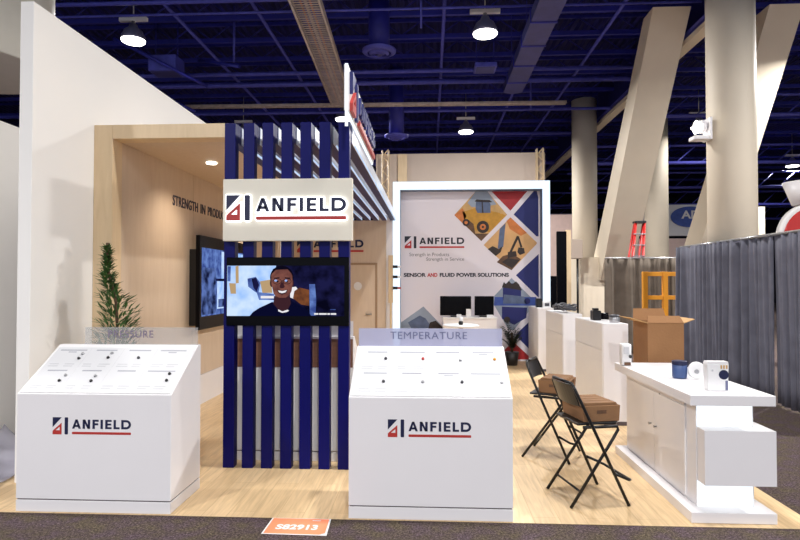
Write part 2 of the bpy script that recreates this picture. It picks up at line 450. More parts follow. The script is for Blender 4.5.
# roof steel: joists across, girders, purlins along, each its own member
for i, y in enumerate([9.2, 10.6, 12., 13.4, 14.8, 16.2, 17.6, 19.2, 21., 23., 25., 27.5, 30, 33, 36, 40]):
    struct(bx('ceiling_beam', M['navysteel'], (-30, 30, y-.05, y+.05, 8.62, 8.74)))
    struct(bx('ceiling_beam', M['navysteel'], (-30, 30, y-.03, y+.03, 9.1, 9.19)))
    mb = MB()
    x = -14.
    while x < 14:
        mb.tube([(x, y, 8.72), (x+.55, y, 9.12)], .02, 5); mb.tube([(x+.55, y, 9.12), (x+1.1, y, 8.72)], .02, 5); x += 1.1
    struct(mb.build('ceiling_beam', M['navysteel']))
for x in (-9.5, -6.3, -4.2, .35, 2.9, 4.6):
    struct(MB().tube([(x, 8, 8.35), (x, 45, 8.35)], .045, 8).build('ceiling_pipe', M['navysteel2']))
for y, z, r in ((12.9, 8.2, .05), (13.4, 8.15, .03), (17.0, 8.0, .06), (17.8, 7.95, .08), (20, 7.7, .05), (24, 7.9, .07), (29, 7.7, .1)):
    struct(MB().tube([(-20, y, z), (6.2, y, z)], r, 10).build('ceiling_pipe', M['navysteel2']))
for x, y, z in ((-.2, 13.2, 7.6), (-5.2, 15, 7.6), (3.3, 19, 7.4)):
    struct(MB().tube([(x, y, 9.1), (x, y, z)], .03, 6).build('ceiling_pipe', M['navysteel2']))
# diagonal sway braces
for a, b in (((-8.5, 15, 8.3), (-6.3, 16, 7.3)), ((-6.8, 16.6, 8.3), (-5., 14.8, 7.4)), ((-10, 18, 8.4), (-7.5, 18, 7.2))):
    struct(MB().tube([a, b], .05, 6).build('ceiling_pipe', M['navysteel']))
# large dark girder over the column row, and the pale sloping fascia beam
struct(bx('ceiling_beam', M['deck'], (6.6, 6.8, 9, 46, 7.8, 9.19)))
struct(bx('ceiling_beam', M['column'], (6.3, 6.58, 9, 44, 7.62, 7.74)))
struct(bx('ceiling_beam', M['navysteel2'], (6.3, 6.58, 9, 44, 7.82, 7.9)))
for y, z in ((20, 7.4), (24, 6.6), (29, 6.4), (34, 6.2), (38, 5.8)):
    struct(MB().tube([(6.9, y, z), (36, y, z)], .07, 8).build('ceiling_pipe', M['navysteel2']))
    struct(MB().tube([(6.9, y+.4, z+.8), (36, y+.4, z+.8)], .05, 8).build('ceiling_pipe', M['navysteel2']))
    mb = MB(); x = 7.
    while x < 34:
        mb.tube([(x, y, z), (x+1, y+.4, z+.8)], .025, 5); x += 1.
    struct(mb.build('ceiling_beam', M['navysteel2']))

# cable trays
def cable_tray(name, a, b, w, label, n):
    t = thing(name, label, 'cable tray', a, 0, 'cable trays under the roof')
    A = Vector(a); B = Vector(b); d = (B-A).normalized(); sd = d.cross(Vector((0, 0, 1))).normalized()
    for s in (-1, 1):
        MB().tube([A+sd*(w/2*s), B+sd*(w/2*s)], .03, 6).build('side_rail', M['tray'], t)
        MB().tube([A+sd*(w/2*s)+Vector((0, 0, w*.26)), B+sd*(w/2*s)+Vector((0, 0, w*.26))], .02, 6).build('side_rail', M['tray'], t)
    mb = MB()
    for i in range(n):
        p = A.lerp(B, (i+.5)/n)
        mb.tube([p-sd*(w/2)+Vector((0, 0, w*.26)), p-sd*(w/2), p+sd*(w/2), p+sd*(w/2)+Vector((0, 0, w*.26))], .016, 5)
    o = mb.build('rung_mesh', M['tray'], t); o['kind'] = 'stuff'
    mb = MB()
    for k, (off, r) in enumerate(((-.1, .025), (.0, .035), (.1, .025))):
        mb.tube([A+sd*(off*w/.6)+Vector((0, 0, .05)), B+sd*(off*w/.6)+Vector((0, 0, .05))], r, 6, mi=k % 2)
    mb.build('cable', [M['g_orange'], M['tray']], t)
    return t
cable_tray('cable_tray', (-2.6, 10.5, 7.72), (-2.78, 18.0, 7.35), .62, 'galvanised cable tray running away from the camera under the navy roof', 80)
cable_tray('cable_tray', (-8.2, 18.4, 7.46), (4.3, 18.4, 7.4), .16, 'galvanised cable tray crossing the hall above the beige wall', 95)

# duct with section flanges
t = thing('air_duct', 'rectangular navy grey air duct with flanged joints under the roof', 'duct', (2.4, 12, 7.6))
mb = MB().box(2.24, 2.8, 9.5, 17.3, 7.5, 7.76); mb.build('duct_run', M['duct'], t)
for k in range(6): bx('flange', M['navysteel'], (2.22, 2.82, 10.2+k*1.3, 10.26+k*1.3, 7.48, 7.78), t)
MB().prism([(2.24, 17.3), (2.8, 17.3), (2.8, 17.6), (2.5, 17.75), (2.24, 17.6)], 'z', 7.5, 7.76).build('end_cap', M['duct'], t)

for y in (11, 13.5, 16): 
    for x in (2.26, 2.78): MB().tube([(x, y, 7.785), (x, y, 9.19)], .012, 6).build('hanger', M['navysteel'], t)
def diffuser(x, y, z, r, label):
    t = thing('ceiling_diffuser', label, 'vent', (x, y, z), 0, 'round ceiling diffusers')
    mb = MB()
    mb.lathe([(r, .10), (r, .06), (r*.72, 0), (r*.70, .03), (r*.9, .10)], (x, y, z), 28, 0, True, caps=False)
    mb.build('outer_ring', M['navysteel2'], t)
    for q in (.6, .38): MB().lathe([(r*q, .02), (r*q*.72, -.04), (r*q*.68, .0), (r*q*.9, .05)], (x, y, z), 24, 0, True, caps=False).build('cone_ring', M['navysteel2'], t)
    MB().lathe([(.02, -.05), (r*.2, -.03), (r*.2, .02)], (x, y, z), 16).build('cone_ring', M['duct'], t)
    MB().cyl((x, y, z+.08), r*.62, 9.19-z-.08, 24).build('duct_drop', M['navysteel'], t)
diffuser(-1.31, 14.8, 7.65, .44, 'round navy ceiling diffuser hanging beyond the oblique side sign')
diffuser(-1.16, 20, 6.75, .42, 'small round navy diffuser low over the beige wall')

# boxes hung under the roof
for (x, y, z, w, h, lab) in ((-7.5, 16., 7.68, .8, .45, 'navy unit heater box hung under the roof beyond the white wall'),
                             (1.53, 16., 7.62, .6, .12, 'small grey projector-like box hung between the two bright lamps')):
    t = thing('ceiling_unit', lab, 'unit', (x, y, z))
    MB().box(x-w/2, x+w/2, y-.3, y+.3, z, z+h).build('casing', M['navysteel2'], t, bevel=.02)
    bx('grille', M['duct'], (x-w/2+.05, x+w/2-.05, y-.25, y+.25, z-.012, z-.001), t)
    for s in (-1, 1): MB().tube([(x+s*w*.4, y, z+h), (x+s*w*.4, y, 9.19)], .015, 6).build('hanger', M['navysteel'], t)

# high bay lamps
def highbay():
    t = thing('high_bay_lamp', 'x', 'lamp', (0, 0, 0), 0, 'high bay lamps under the hall roof')
    MB().lathe([(.30, .02), (.29, .10), (.22, .26), (.12, .34), (.09, .42)], (0, 0, 0), 28).build('housing', M['lampgrey'], t, False)
    MB().lathe([(.27, -.02), (.285, .0), (.285, .025)], (0, 0, 0), 28).build('lens', M['lens'], t, False)
    bx('bracket', M['white'], (-.36, .36, -.05, .05, .50, .60), t, .01, False)
    MB().cyl((0, 0, .40), .05, .12, 12).build('neck', M['steel'], t, False)
    MB().tube([(0, 0, .60), (0, 0, 1.6)], .018, 6).build('hanging_rod', M['steel'], t, False)
    return t
hb = highbay()
seen = [((-7.5, 14.15, 7.85), 'bright high bay lamp hanging above the plain white wall'),
        ((1.32, 13.76, 7.66), 'bright high bay lamp highest above the illuminated portal'),
        ((1.42, 22.8, 7.66), 'smaller high bay lamp shining just over the beige wall'),
        ((-3.15, 20.8, 7.66), 'lit high bay lamp peeking out beside the oblique side sign'),
        ((-7.5, 22.8, 7.66), 'high bay lamp half hidden above the blue slat screen'),
        ((10.3, 22.6, 7.66), 'lit high bay lamp seen close beside the round beige column'),
        ((18., 29.6, 7.5), 'high bay lamp over the grey drape beyond the column')]
for i, (p, lab) in enumerate(seen):
    if i == 0: hb.location = p; hb['label'] = lab
    else: dup(hb, p, 0, lab)
def lamp_light(p, power, spread=165):
    L = bpy.data.lights.new('high_bay_light', 'AREA'); L.shape = 'DISK'; L.size = .6; L.energy = power; L.color = (1., .985, .97); L.spread = math.radians(spread)
    o = bpy.data.objects.new('high_bay_light', L); C.objects.link(o); o.location = p
for p, _ in seen: lamp_light((p[0], p[1], p[2]-.035), 60 if p[0] > 9 and p[1] < 25 else 520)
# the same lamps carry on over and behind the camera, outside the picture
for p in ((1.3, 4.9, 7.7), (-7.5, 4.9, 7.7), (10.3, 4.9, 7.7), (1.3, -3.8, 7.7), (-7.5, -3.8, 7.7), (10.3, -3.8, 7.7), (10.3, 13.8, 7.7)):
    dup(hb, p, 0, 'high bay lamp of the same row, over the aisle')
    lamp_light((p[0], p[1], p[2]-.035), 225 if p[1] > 0 and p[0] < 5 else 1150 if p[1] > 0 else 950 if p[0] < 0 else 640 if p[0] < 5 else 250)

# ------------------------------------------------------------------ columns and braces
for x, y in ((5.495, 10.8), (5.7, 21.6), (9.02, 23.5)):
    o = struct(MB().cyl((x, y, 0), (.405 if y < 12 else .446), 8.46 if y > 20 else 9.19, 40).build('column', M['column']))
    o['category'] = 'column'
    o['label'] = {10.8: 'thick round beige column rising behind the grey drape', 21.6: 'round beige column far behind the illuminated portal', 23.5: 'beige column between the two slanted braces'}[y]
for x0, x1, y0, zt, lab in ((5.34, 6.23, 14.0, 8.33, 'wide slanted beige brace nearest the far round column'), (8.28, 9.11, 14.4, 8.52, 'slanted beige brace passing behind the thick round column')):
    o = struct(MB().prism([(y0, zt), (y0+.62, zt), (y0+5.75, 1.8), (y0+4.45, 1.8)], 'x', x0, x1).build('column_brace', M['column']), lab, 'brace')
struct(MB().box(4.765, 6.23, 18.6, 20.4, 0, 2.53).build('column_base', M['column']), 'square beige footing under the slanted brace', 'column base')
struct(MB().box(8.2, 8.66, 15.4, 16.3, 0, 3.7).build('column_base', M['column']), 'narrow beige pier just beside the thick round column', 'column base')

# twin spotlight on the near column
t = thing('wall_spotlight', 'white emergency spotlight fixed on the thick round column', 'light', (5.07, 10.75, 4.5))
bx('back_plate', M['white'], (5.03, 5.07, 10.6, 10.9, 4.32, 4.72), t, .005)
MB().ball((4.93, 10.72, 4.57), .13, 16, 0, (.8, .8, .95)).build('lamp_head', M['white'], t)
MB().lathe([(.02, 0), (.12, .01), (.10, .06)], (4.80, 10.68, 4.55), 18, axis='x').build('lens', M['lens'], t)
bx('ballast_box', M['white'], (4.75, 5.02, 10.6, 10.84, 4.32, 4.39), t, .01)

# electrical box with conduit on the far footing
t = thing('electrical_box', 'grey electrical box with black conduit on the far column', 'box', (4.56, 18.4, 0))
bx('cabinet', M['beigewall'], (4.39, 4.74, 18.2, 18.58, 2.48, 3.08), t, .02)
MB().tube([(4.6, 18.3, 2.47), (4.6, 18.3, .02)], .035, 8).build('conduit', M['black'], t)

# ------------------------------------------------------------------ far booths
o = MB().box(-1.78, 3.75, 19, 19.1, 0, 5.98); o = o.build('booth_wall', M['beigewall'])
tag(o, 'plain beige fabric wall standing behind the illuminated portal', 'wall')
for x0, lab in ((-1.45, 'tan truss tower at the near end of the beige wall beside the diffuser'), (3.55, 'tan truss tower at the outer end of the beige wall')):
    t = thing('truss_tower', lab, 'truss', (x0, 18.85, 0), 0, 'truss towers')
    for dx in (-.1, .1):
        for dy in (-.1, .06): MB().tube([(x0+dx, 18.85+dy, 0), (x0+dx, 18.85+dy, 6.05)], .025, 6).build('chord', M['orange'] if 0 else M['tan'], t)
    mb = MB()
    for k in range(26):
        z = .1+k*.23; s = 1 if k % 2 else -1
        mb.tube([(x0-.1*s, 18.75, z), (x0+.1*s, 18.75, z+.23)], .016, 5)
    mb.build('lattice', M['tan'], t)
o = bx('booth_panel', M['tan'], (-1.05, -.75, 18.9, 18.96, 0, 5.95)); tag(o, 'narrow tan panel strip against the beige wall', 'panel')
# distant booth with oval sign
t = thing('oval_sign_board', 'distant white sign board with a blue oval reading AD', 'sign', (12, 30, 0))
bx('board', M['white2'], (9.6, 14.5, 30, 30.2, 4.1, 5.68), t)
MB().lathe([(.95, 0), (.95, .06)], (13.15, 29.9, 0), 36, axis='y').xf(Matrix.Translation((0, 0, 5.05)) @ Matrix.Diagonal((1, 1, .55, 1))).build('oval', M['g_blue'], t)
mb = MB(); text_on(mb, 'ADS', (12.7, 29.88, 4.95), XD, ZD, 1.25, .42, 0, .03); mb.build('lettering', M['white2'], t)
for x in (9.8, 14.3): MB().tube([(x, 30.1, 0), (x, 30.1, 4.1)], .05, 8).build('post', M['darkgrey'], t)
t = thing('booth_wall', 'distant pale pink booth wall under the oval sign', 'wall', (12, 28.5, 0))
bx('panel', M['pinkwall'], (9.4, 15, 28.5, 28.7, 0, 3.85), t)
o = bx('booth_wall', M['pinkwall'], (4.9, 6.9, 26, 26.2, 0, 4.75)); tag(o, 'distant pale booth wall between the portal and the far column', 'wall')
o = bx('booth_wall', M['lav'], (2.5, 8.5, 33, 33.2, 0, 5.6)); tag(o, 'distant lavender booth wall far behind the portal edge', 'wall')
# red canopy
t = thing('round_red_sign', 'red domed booth sign with white rim showing over the grey drape', 'sign', (8.42, 13, 0))
MB().lathe([(.74, 0), (.78, .02), (.78, .18), (.74, .2)], (8.42, 13.02, 2.72), 40, axis='y').build('white_rim', M['white2'], t)
MB().lathe([(.70, 0), (.72, .02), (.72, .03)], (8.42, 12.985, 2.68), 40, axis='y').build('red_face', M['redpaint'], t)
MB().lathe([(.2, 3.44), (.38, 3.95), (.36, 3.95)], (8.2, 13.15, 0), 24).build('funnel', M['white'], t)
MB().cyl((8.42, 13.12, 0), .09, 2.0, 24).build('post', M['white'], t)
# tall black display, pale post
t = thing('display_totem', 'tall black display panel standing beyond the pedestal row', 'display', (3.4, 15, 0))
bx('screen', M['blackglass'], (3.25, 3.5, 15, 15.08, .12, 3.05), t, .01)
bx('foot', M['black'], (3.2, 3.55, 14.85, 15.25, 0, .11), t)
t = thing('display_totem', 'short black display beside the taller black panel', 'display', (3.2, 14.6, 0))
bx('screen', M['blackglass'], (2.98, 3.16, 14.6, 14.66, .9, 1.9), t, .01)
bx('foot', M['black'], (3.08, 3.18, 14.58, 14.68, .0, .89), t)
o = bx('booth_panel', M['tan'], (3.6, 3.73, 15.5, 15.6, 0, 3.13)); tag(o, 'slim tan panel beside the tall black display', 'panel')

# ------------------------------------------------------------------ drapes
def drape(name, a, b, h, m, amp, lab, grp, seed, n=170):
    rnd = random.Random(seed); A = Vector(a+(0,)); B = Vector(b+(0,)); d = (B-A); Lm = d.length; d.normalize(); nn = Vector((-d.y, d.x, 0))
    f0 = rnd.uniform(4., 4.6); p0 = rnd.uniform(0, 6); p1 = rnd.uniform(0, 6); p2 = rnd.uniform(0, 6)
    rows = 9; vs = []; fs = []
    for j in range(rows+1):
        t = j/rows; z = .03+(h-.03)*t
        for i in range(n+1):
            s = i/n*Lm
            th = 2*PI*f0*s+p0+4.2*math.sin(1.3*s+p1)+2.2*math.sin(3.7*s+p2)+1.*math.sin(8.3*s+p0)
            wv = (1-2*abs(math.sin(th/2))**1.4)*(.65+.4*math.sin(3.1*s+p2+.6*t))+.5*math.sin(1.3*s+p1)+.2*math.sin(th*2.3+2*t)
            k = amp*(1-.35*t)
            p = A+d*s+nn*(wv*k); vs.append((p.x, p.y, z))
    for j in range(rows):
        for i in range(n): fs.append((j*(n+1)+i, j*(n+1)+i+1, (j+1)*(n+1)+i+1, (j+1)*(n+1)+i))
    mb = MB().add(vs, fs, 0, True)
    t = thing(name, lab, 'drape', (A.x, A.y, 0), 0, grp)
    ob = mb.build('cloth', m, t); so = ob.modifiers.new('thick', 'SOLIDIFY'); so.thickness = .006
    MB().tube([A+Vector((0, 0, h+.005)), B+Vector((0, 0, h+.005))], .022, 8).build('top_rail', M['steel'], t)
    return t
grp = 'grey pipe and drape panels along the aisle'
drape('drape_curtain', (4.88, 11.55), (4.88, 9.98), 2.42, M['drape'], .10, 'grey drape panel farthest along the aisle, next to the brown drape', grp, 1)
drape('drape_curtain', (4.88, 9.975), (4.88, 8.53), 2.42, M['drape'], .10, 'grey drape panel in front of the thick round column', grp, 2)
drape('drape_curtain', (4.88, 8.525), (4.88, 6.6), 2.42, M['drape'], .10, 'grey drape panel reaching nearest to the camera along the aisle', grp, 3)
drape('drape_curtain', (4.29, 14.4), (6.5, 14.4), 2.33, M['drape2'], .075, 'brown drape panel behind the orange frame and open carton', 'brown drape', 4, 200)

# red step ladder
t = thing('step_ladder', 'red step ladder leaning up behind the brown drape', 'ladder', (5.7, 16.5, 0))
for s in (-1, 1):
    MB().tube([(5.58+s*.20, 16.3, 0), (5.88+s*.12, 16.5, 3.4)], .04, 8).build('rail', M['redpaint'], t)
    MB().tube([(5.58+s*.20, 17.3, 0), (5.88+s*.12, 16.6, 3.38)], .03, 8).build('rear_rail', M['redpaint'], t)
for k in range(10):
    f = (k+1)/11.
    MB().box(5.58+.30*f-.17, 5.58+.30*f+.17, 16.28+.2*f-.05, 16.28+.2*f+.05, 3.4*f-.012, 3.4*f+.012).build('step', M['steel'], t)
bx('top_cap', M['black'], (5.73, 6.03, 16.42, 16.68, 3.40, 3.46), t, .01)

# orange frame
t = thing('orange_frame', 'orange metal cart frame standing upright before the brown drape', 'cart', (4.56, 12.6, 0))
for x in (4.58, 5.0, 5.46): bx('upright', M['orange'], (x-.05, x+.05, 12.55, 12.65, .0, 1.97), t, .008)
for z in (.3, .92, 1.42, 1.92): bx('rail', M['orange'], (4.632, 4.948, 12.57, 12.63, z-.045, z+.045), t, .006)
for z in (.3, .92, 1.42, 1.92): bx('rail', M['orange'], (5.052, 5.408, 12.57, 12.63, z-.045, z+.045), t, .006)
# ------------------------------------------------------------------ neighbour booth at the picture's edge
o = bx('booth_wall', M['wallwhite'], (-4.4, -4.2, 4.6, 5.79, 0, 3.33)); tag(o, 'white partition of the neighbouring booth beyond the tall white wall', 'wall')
o = bx('booth_wall', M['lav'], (-4.42, -4.22, 5.8, 11, 0, 3.3)); tag(o, 'neighbouring booth partition with recess shade put into its lavender colour', 'wall')  # shade of the gap between the booths is put into the lavender colour
t = thing('hanging_drum', 'cream round drum sign hanging from the roof over the neighbouring booth', 'sign', (-6.85, 8, 4.85))
MB().lathe([(1.18, 4.86), (1.2, 4.88), (1.2, 6.6), (1.18, 6.62)], (-6.85, 8, 0), 64).build('drum', M['cream'], t)
for a in (0, 2.1, 4.2): MB().tube([(-6.85+math.cos(a), 8+math.sin(a), 6.62), (-6.85+math.cos(a), 8+math.sin(a), 9.19)], .012, 6).build('cable', M['steel'], t)
mb = MB(); vs = []; fs = []
for i in range(25):
    for j in range(9):
        u = i/24; w = j/8
        vs.append((-4.15+.46*w+.02*math.sin(9*u), 4.45+1.0*u, .03+.33*(1-w)**1.5+.035*math.sin(13*u+5*w)*(1-w*.6)+.02*math.sin(31*u-7*w)*(1-w)))
for i in range(24):
    for j in range(8): fs.append((i*9+j, (i+1)*9+j, (i+1)*9+j+1, i*9+j+1))
o = mb.add(vs, fs, 0, True).build('plastic_sheet', M['plastic']); so = o.modifiers.new('t', 'SOLIDIFY'); so.thickness = .003
tag(o, 'crumpled clear plastic sheet on the floor beside the white wall end', 'plastic sheet')

# ------------------------------------------------------------------ booth: walls and portals
o = struct(MB().box(-3.61, -3.49, 4.88, 13.6, WF, 4.23).build('wall_side', M['wallwhite'], bevel=.004), 'tall plain white booth side wall with a sloping-looking top edge', 'wall')
# tan laminate alcove
t = thing('laminate_portal', 'tan laminate portal with recessed alcove against the white wall', 'portal', (-2.8, 5.81, WF))
MB().box(-3.488, -3.29, 5.81, 6.0, WF, 3.383).build('jamb', M['tan'], t, bevel=.003)
MB().box(-3.288, -2.0, 5.81, 6.0, 3.237, 3.383).build('lintel', M['tan'], t, bevel=.003)
mb = MB().box(-3.488, -3.29, 6.0, 7.86, WF, 3.237).box(-3.488, -3.29, 7.87, 9.9, WF, 3.237).box(-3.488, -3.29, 9.91, 12.58, WF, 3.237)
mb.build('side_panel', M['tan_dark'], t)
bx('lit_foot_strip', M['white'], (-3.288, -3.27, 6.02, 12.55, WF, .42), t)  # pale strip added to paint the brighter band of light along the wall foot
bx('ceiling_panel', M['tan_dark'], (-3.488, -2.0, 6.0, 12.58, 3.24, 3.37), t)
for y in (7.05, 9.8):
    d = MB().lathe([(.062, 0), (.062, .012)], (-2.72, y, 3.224), 20).build('downlight', M['lens'], t)
    L = bpy.data.lights.new('downlight_spot', 'SPOT'); L.energy = 60; L.spot_size = 2.3; L.spot_blend = .9; L.shadow_soft_size = .05; L.color = (1, .86, .7)
    q = bpy.data.objects.new('downlight_spot', L); C.objects.link(q); q.location = (-2.72, y, 3.2)
for wd, y, L in (('STRENGTH', 7.22, .80), ('IN', 8.12, .17), ('PRODUCTS', 8.39, .86)):
    mb = MB(); text_on(mb, wd, (-3.289, y, 2.735), (0, 1, 0), ZD, L, .135, 0, .012, .0, .005, 1.06); mb.build('lettering', M['navyp'], t)

# wall with door at the back of the alcove
struct(MB().box(-3.288, -.96, 12.6, 12.72, WF, 3.1).build('wall_rear', M['tan_dark']), 'tan rear booth wall with a flush door and raised lettering', 'wall')
t = thing('door_1', 'tan flush door in the rear wall with a round white sign', 'door', (-1.65, 12.59, WF)); t['kind'] = 'structure'
bx('door_leaf', M['tan_dark'], (-2.1, -1.2, 12.575, 12.598, WF+.01, 2.12), t)
MB().box(-1.2, -1.15, 12.58, 12.598, WF, 2.17).box(-2.15, -2.1, 12.58, 12.598, WF, 2.17).box(-2.1, -1.2, 12.58, 12.598, 2.12, 2.17).build('door_frame', M['seam'], t)
MB().lathe([(.09, 0), (.09, .012)], (-1.575, 12.56, 1.66), 24, axis='y').build('round_sign', M['white2'], t)
MB().tube([(-1.28, 12.575, 1.05), (-1.28, 12.53, 1.05), (-1.4, 12.53, 1.05)], .012, 8).build('handle', M['steel'], t)
mb = MB(); logo_on(mb, (-2.924, 12.598, 2.40), XD, ZD, 1.47, .0, .015)
o = mb.build('wall_lettering', [M['navyp'], M['redp']]); tag(o, 'raised company lettering with red underline high on the rear tan wall', 'lettering')

# product rail beside the portal
t = thing('product_rail', 'slim tan display rail with small switches beside the portal edge', 'display', (-.88, 12.5, 0))
bx('backboard', M['tan'], (-.90, -.80, 12.50, 12.54, 1.3, 2.33), t, .004)
for z in (1.62, 1.86, 2.08):
    o = MB().box(-.80, -.70, 12.44, 12.5, z-.03, z+.03).build('switch', M['black'], t); MB().box(-.698, -.63, 12.45, 12.49, z-.022, z+.022).build('cap', M['redp'] if z < 1.7 else M['white'], o)
bx('post', M['tan'], (-.87, -.83, 12.51, 12.54, WF, 1.3), t)

# illuminated portal
t = thing('led_portal', 'large square portal with glowing pale blue frame around the printed wall', 'portal', (.9, 12.6, WF))
for nm, b in (('led_frame', (-.81, -.655, 12.6, 12.66, WF, 3.945)), ('led_frame', (2.44, 2.59, 12.6, 12.66, WF, 3.945)), ('led_frame', (-.654, 2.439, 12.6, 12.66, 3.775, 3.945))):
    bx(nm, M['led'], b, t)
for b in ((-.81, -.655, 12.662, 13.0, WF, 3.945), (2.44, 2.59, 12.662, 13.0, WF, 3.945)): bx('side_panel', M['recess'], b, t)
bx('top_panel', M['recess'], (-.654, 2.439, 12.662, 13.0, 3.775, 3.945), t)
bx('outer_panel', M['white'], (-.955, -.812, 12.6, 12.72, WF, 3.25), t)
# printed wall: artwork in its own panel coordinates (1 unit = 22 mm on the panel)
YG = 12.95; K = .0222
def ga(u, v, l=0):                      # artwork coordinates -> panel surface
    return (-.672+(u-400)*.02222, YG-.0015*l, 3.807-(v-190.)*.02244)
g = thing('printed_wall', 'printed wall graphic with diamond machine pictures and company lettering inside the portal', 'graphic', (.9, YG, WF))
bx('panel', M['graphic'], (-.653, 2.438, YG, YG+.04, WF, 3.774), g)
GM = ['g_navy', 'g_red', 'g_grey', 'g_sky', 'g_sand', 'g_sand2', 'g_orange', 'g_yellow', 'g_dark', 'g_brown', 'g_blue', 'g_glass', 'graphic']
GI = {k: i for i, k in enumerate(GM)}
art = MB()
def A(pts, k, l=1):
    q = [ga(u, v, l) for u, v in pts]; art.add(q, [tuple(range(len(q)))], GI[k])
def AC(u, v, r, k, l, ry=None): A([(u+r*math.cos(2*PI*i/16), v+(ry or r)*math.sin(2*PI*i/16)) for i in range(16)], k, l)
Vt = 191.6  # visible top of panel
# loader diamond
A([(454.7, 215), (476, Vt), (488, Vt), (507.5, 215), (481.7, 241)], 'g_sand', 1)
A([(468, 203), (476, Vt), (488, Vt), (497, 204.6), (484, 207), (472, 207)], 'g_sky', 2)
A([(463, 212), (476, 208), (500, 213), (503, 219), (490, 232), (472, 230), (466, 226)], 'g_yellow', 3)
A([(476, 209), (476.5, 201), (479, 200), (488, 201), (491, 204), (491, 213), (478, 213)], 'g_glass', 4)
A([(475, 201.5), (477, 199.5), (490, 200.2), (493, 202.3), (490, 202.6), (478, 202)], 'g_dark', 5)
A([(482, 201), (483, 201), (484, 213), (482.6, 213)], 'g_dark', 5)
A([(454.7, 215), (463, 208), (467, 216), (463, 223.2)], 'g_orange', 3)
A([(463, 223), (468, 219), (474, 224), (476, 235)], 'g_brown', 4)
AC(483.3, 227, 6.2, 'g_dark', 6); AC(483.3, 227, 3.1, 'g_orange', 7); AC(483.3, 227, 1.2, 'g_dark', 8)
AC(466.5, 222.5, 3.6, 'g_dark', 6); AC(466.5, 222.5, 1.7, 'g_orange', 7)
A([(490, 214), (503, 214), (506, 216), (500, 222), (492, 222)], 'g_yellow', 5)
A([(474, 233.5), (489, 233.5), (481.7, 241)], 'g_brown', 2)
# excavator diamond
A([(484, 245), (510.8, 217.5), (536.7, 242.5), (536.7, 244), (511.7, 270)], 'g_sand2', 1)
A([(507, 221), (510.8, 217.5), (527, 233), (521, 236), (510, 229)], 'g_orange', 2)
A([(500, 229), (506, 223), (503.5, 247), (498, 249)], 'g_glass', 3)
A([(488, 249), (493, 246), (499, 249), (503, 246), (501, 252), (496, 256)], 'g_dark', 4)
A([(497, 262), (503, 256), (512, 253.5), (521, 259), (511.7, 270)], 'g_brown', 2)
A([(508, 252), (516, 251), (517, 256), (508, 258)], 'g_dark', 4)
A([(509.5, 252), (511.5, 253), (518.5, 238.5), (517, 236)], 'g_dark', 5)
A([(517, 236), (519, 236.3), (522.5, 247), (520.7, 248)], 'g_dark', 5)
A([(518.5, 247.5), (524, 248), (525, 253), (520, 255), (517.5, 252)], 'g_dark', 6)
A([(502, 262), (508, 258), (520, 260), (512, 268)], 'g_dark', 3)
# triangles
A([(492, Vt), (527.5, Vt), (510.8, 211)], 'g_red')
A([(514, 214.7), (534, Vt), (537, Vt), (538.5, 198), (538.5, 236.5), (536.5, 236.5)], 'g_navy')
A([(516, 275), (538.5, 254), (538.5, 297), (537.6, 296.5)], 'g_navy')
A([(515, 334), (533, 317), (537, 321), (537, 355), (536, 355)], 'g_navy')
A([(504, 349), (513, 340.5), (532, 358), (505, 358)], 'g_red')
A([(401, 330), (401, 322), (423.6, 306), (446, 329), (446, 330)], 'g_sky', 1)
A([(408, 322), (420, 315), (426, 318), (432, 327), (412, 329)], 'g_glass', 2)
A([(430, 322), (436, 320), (446, 330), (428, 330)], 'g_dark', 3)
# truck diamond
A([(491, 299), (511.6, 277.6), (533, 299), (533, 305), (513, 330), (508, 328)], 'g_sky', 1)
A([(495, 296.5), (536, 296.5), (537.5, 305), (494, 305)], 'g_blue', 2)
A([(503, 288), (506, 283), (518, 283), (521, 290), (521, 300), (503, 300)], 'g_navy', 3)
A([(502, 287), (504, 281.5), (506, 284), (509, 280.5), (512, 284), (516, 281), (519, 284), (522, 290)], 'g_dark', 4)
A([(504, 294), (524, 296), (526, 303), (503, 303)], 'g_glass', 5)
A([(502, 306), (527, 307), (526, 317), (514, 324), (502, 318)], 'g_navy', 3)
AC(527, 300.5, 3, 'g_navy', 5); AC(507, 319, 3.2, 'g_dark', 5)
art.build('artwork', [M[k] for k in GM], g)
mb = MB(); p = ga(404.7, 248, 1); logo_on(mb, p, XD, ZD, 60*K, 0, .001, hh=12.2*K); mb.build('logo', [M['g_text'], M['g_textr']], g)
mb = MB()
text_on(mb, 'Strength in Products', ga(409.5, 257, 1), XD, ZD, 40*K, 4.6*K, 2); text_on(mb, 'Strength in Service', ga(426.5, 261.5, 1), XD, ZD, 38*K, 4.4*K, 2)
text_on(mb, 'SENSOR', ga(403.7, 276.6, 1), XD, ZD, 22.5*K, 4*K, 0, .045); text_on(mb, 'AND', ga(427.5, 276.6, 1), XD, ZD, 10.2*K, 4*K, 1, .045)
text_on(mb, 'FLUID POWER SOLUTIONS', ga(440, 276.6, 1), XD, ZD, 69*K, 4*K, 0, .045)
mb.build('lettering', [M['g_text'], M['g_textr'], M['g_textl']], g)

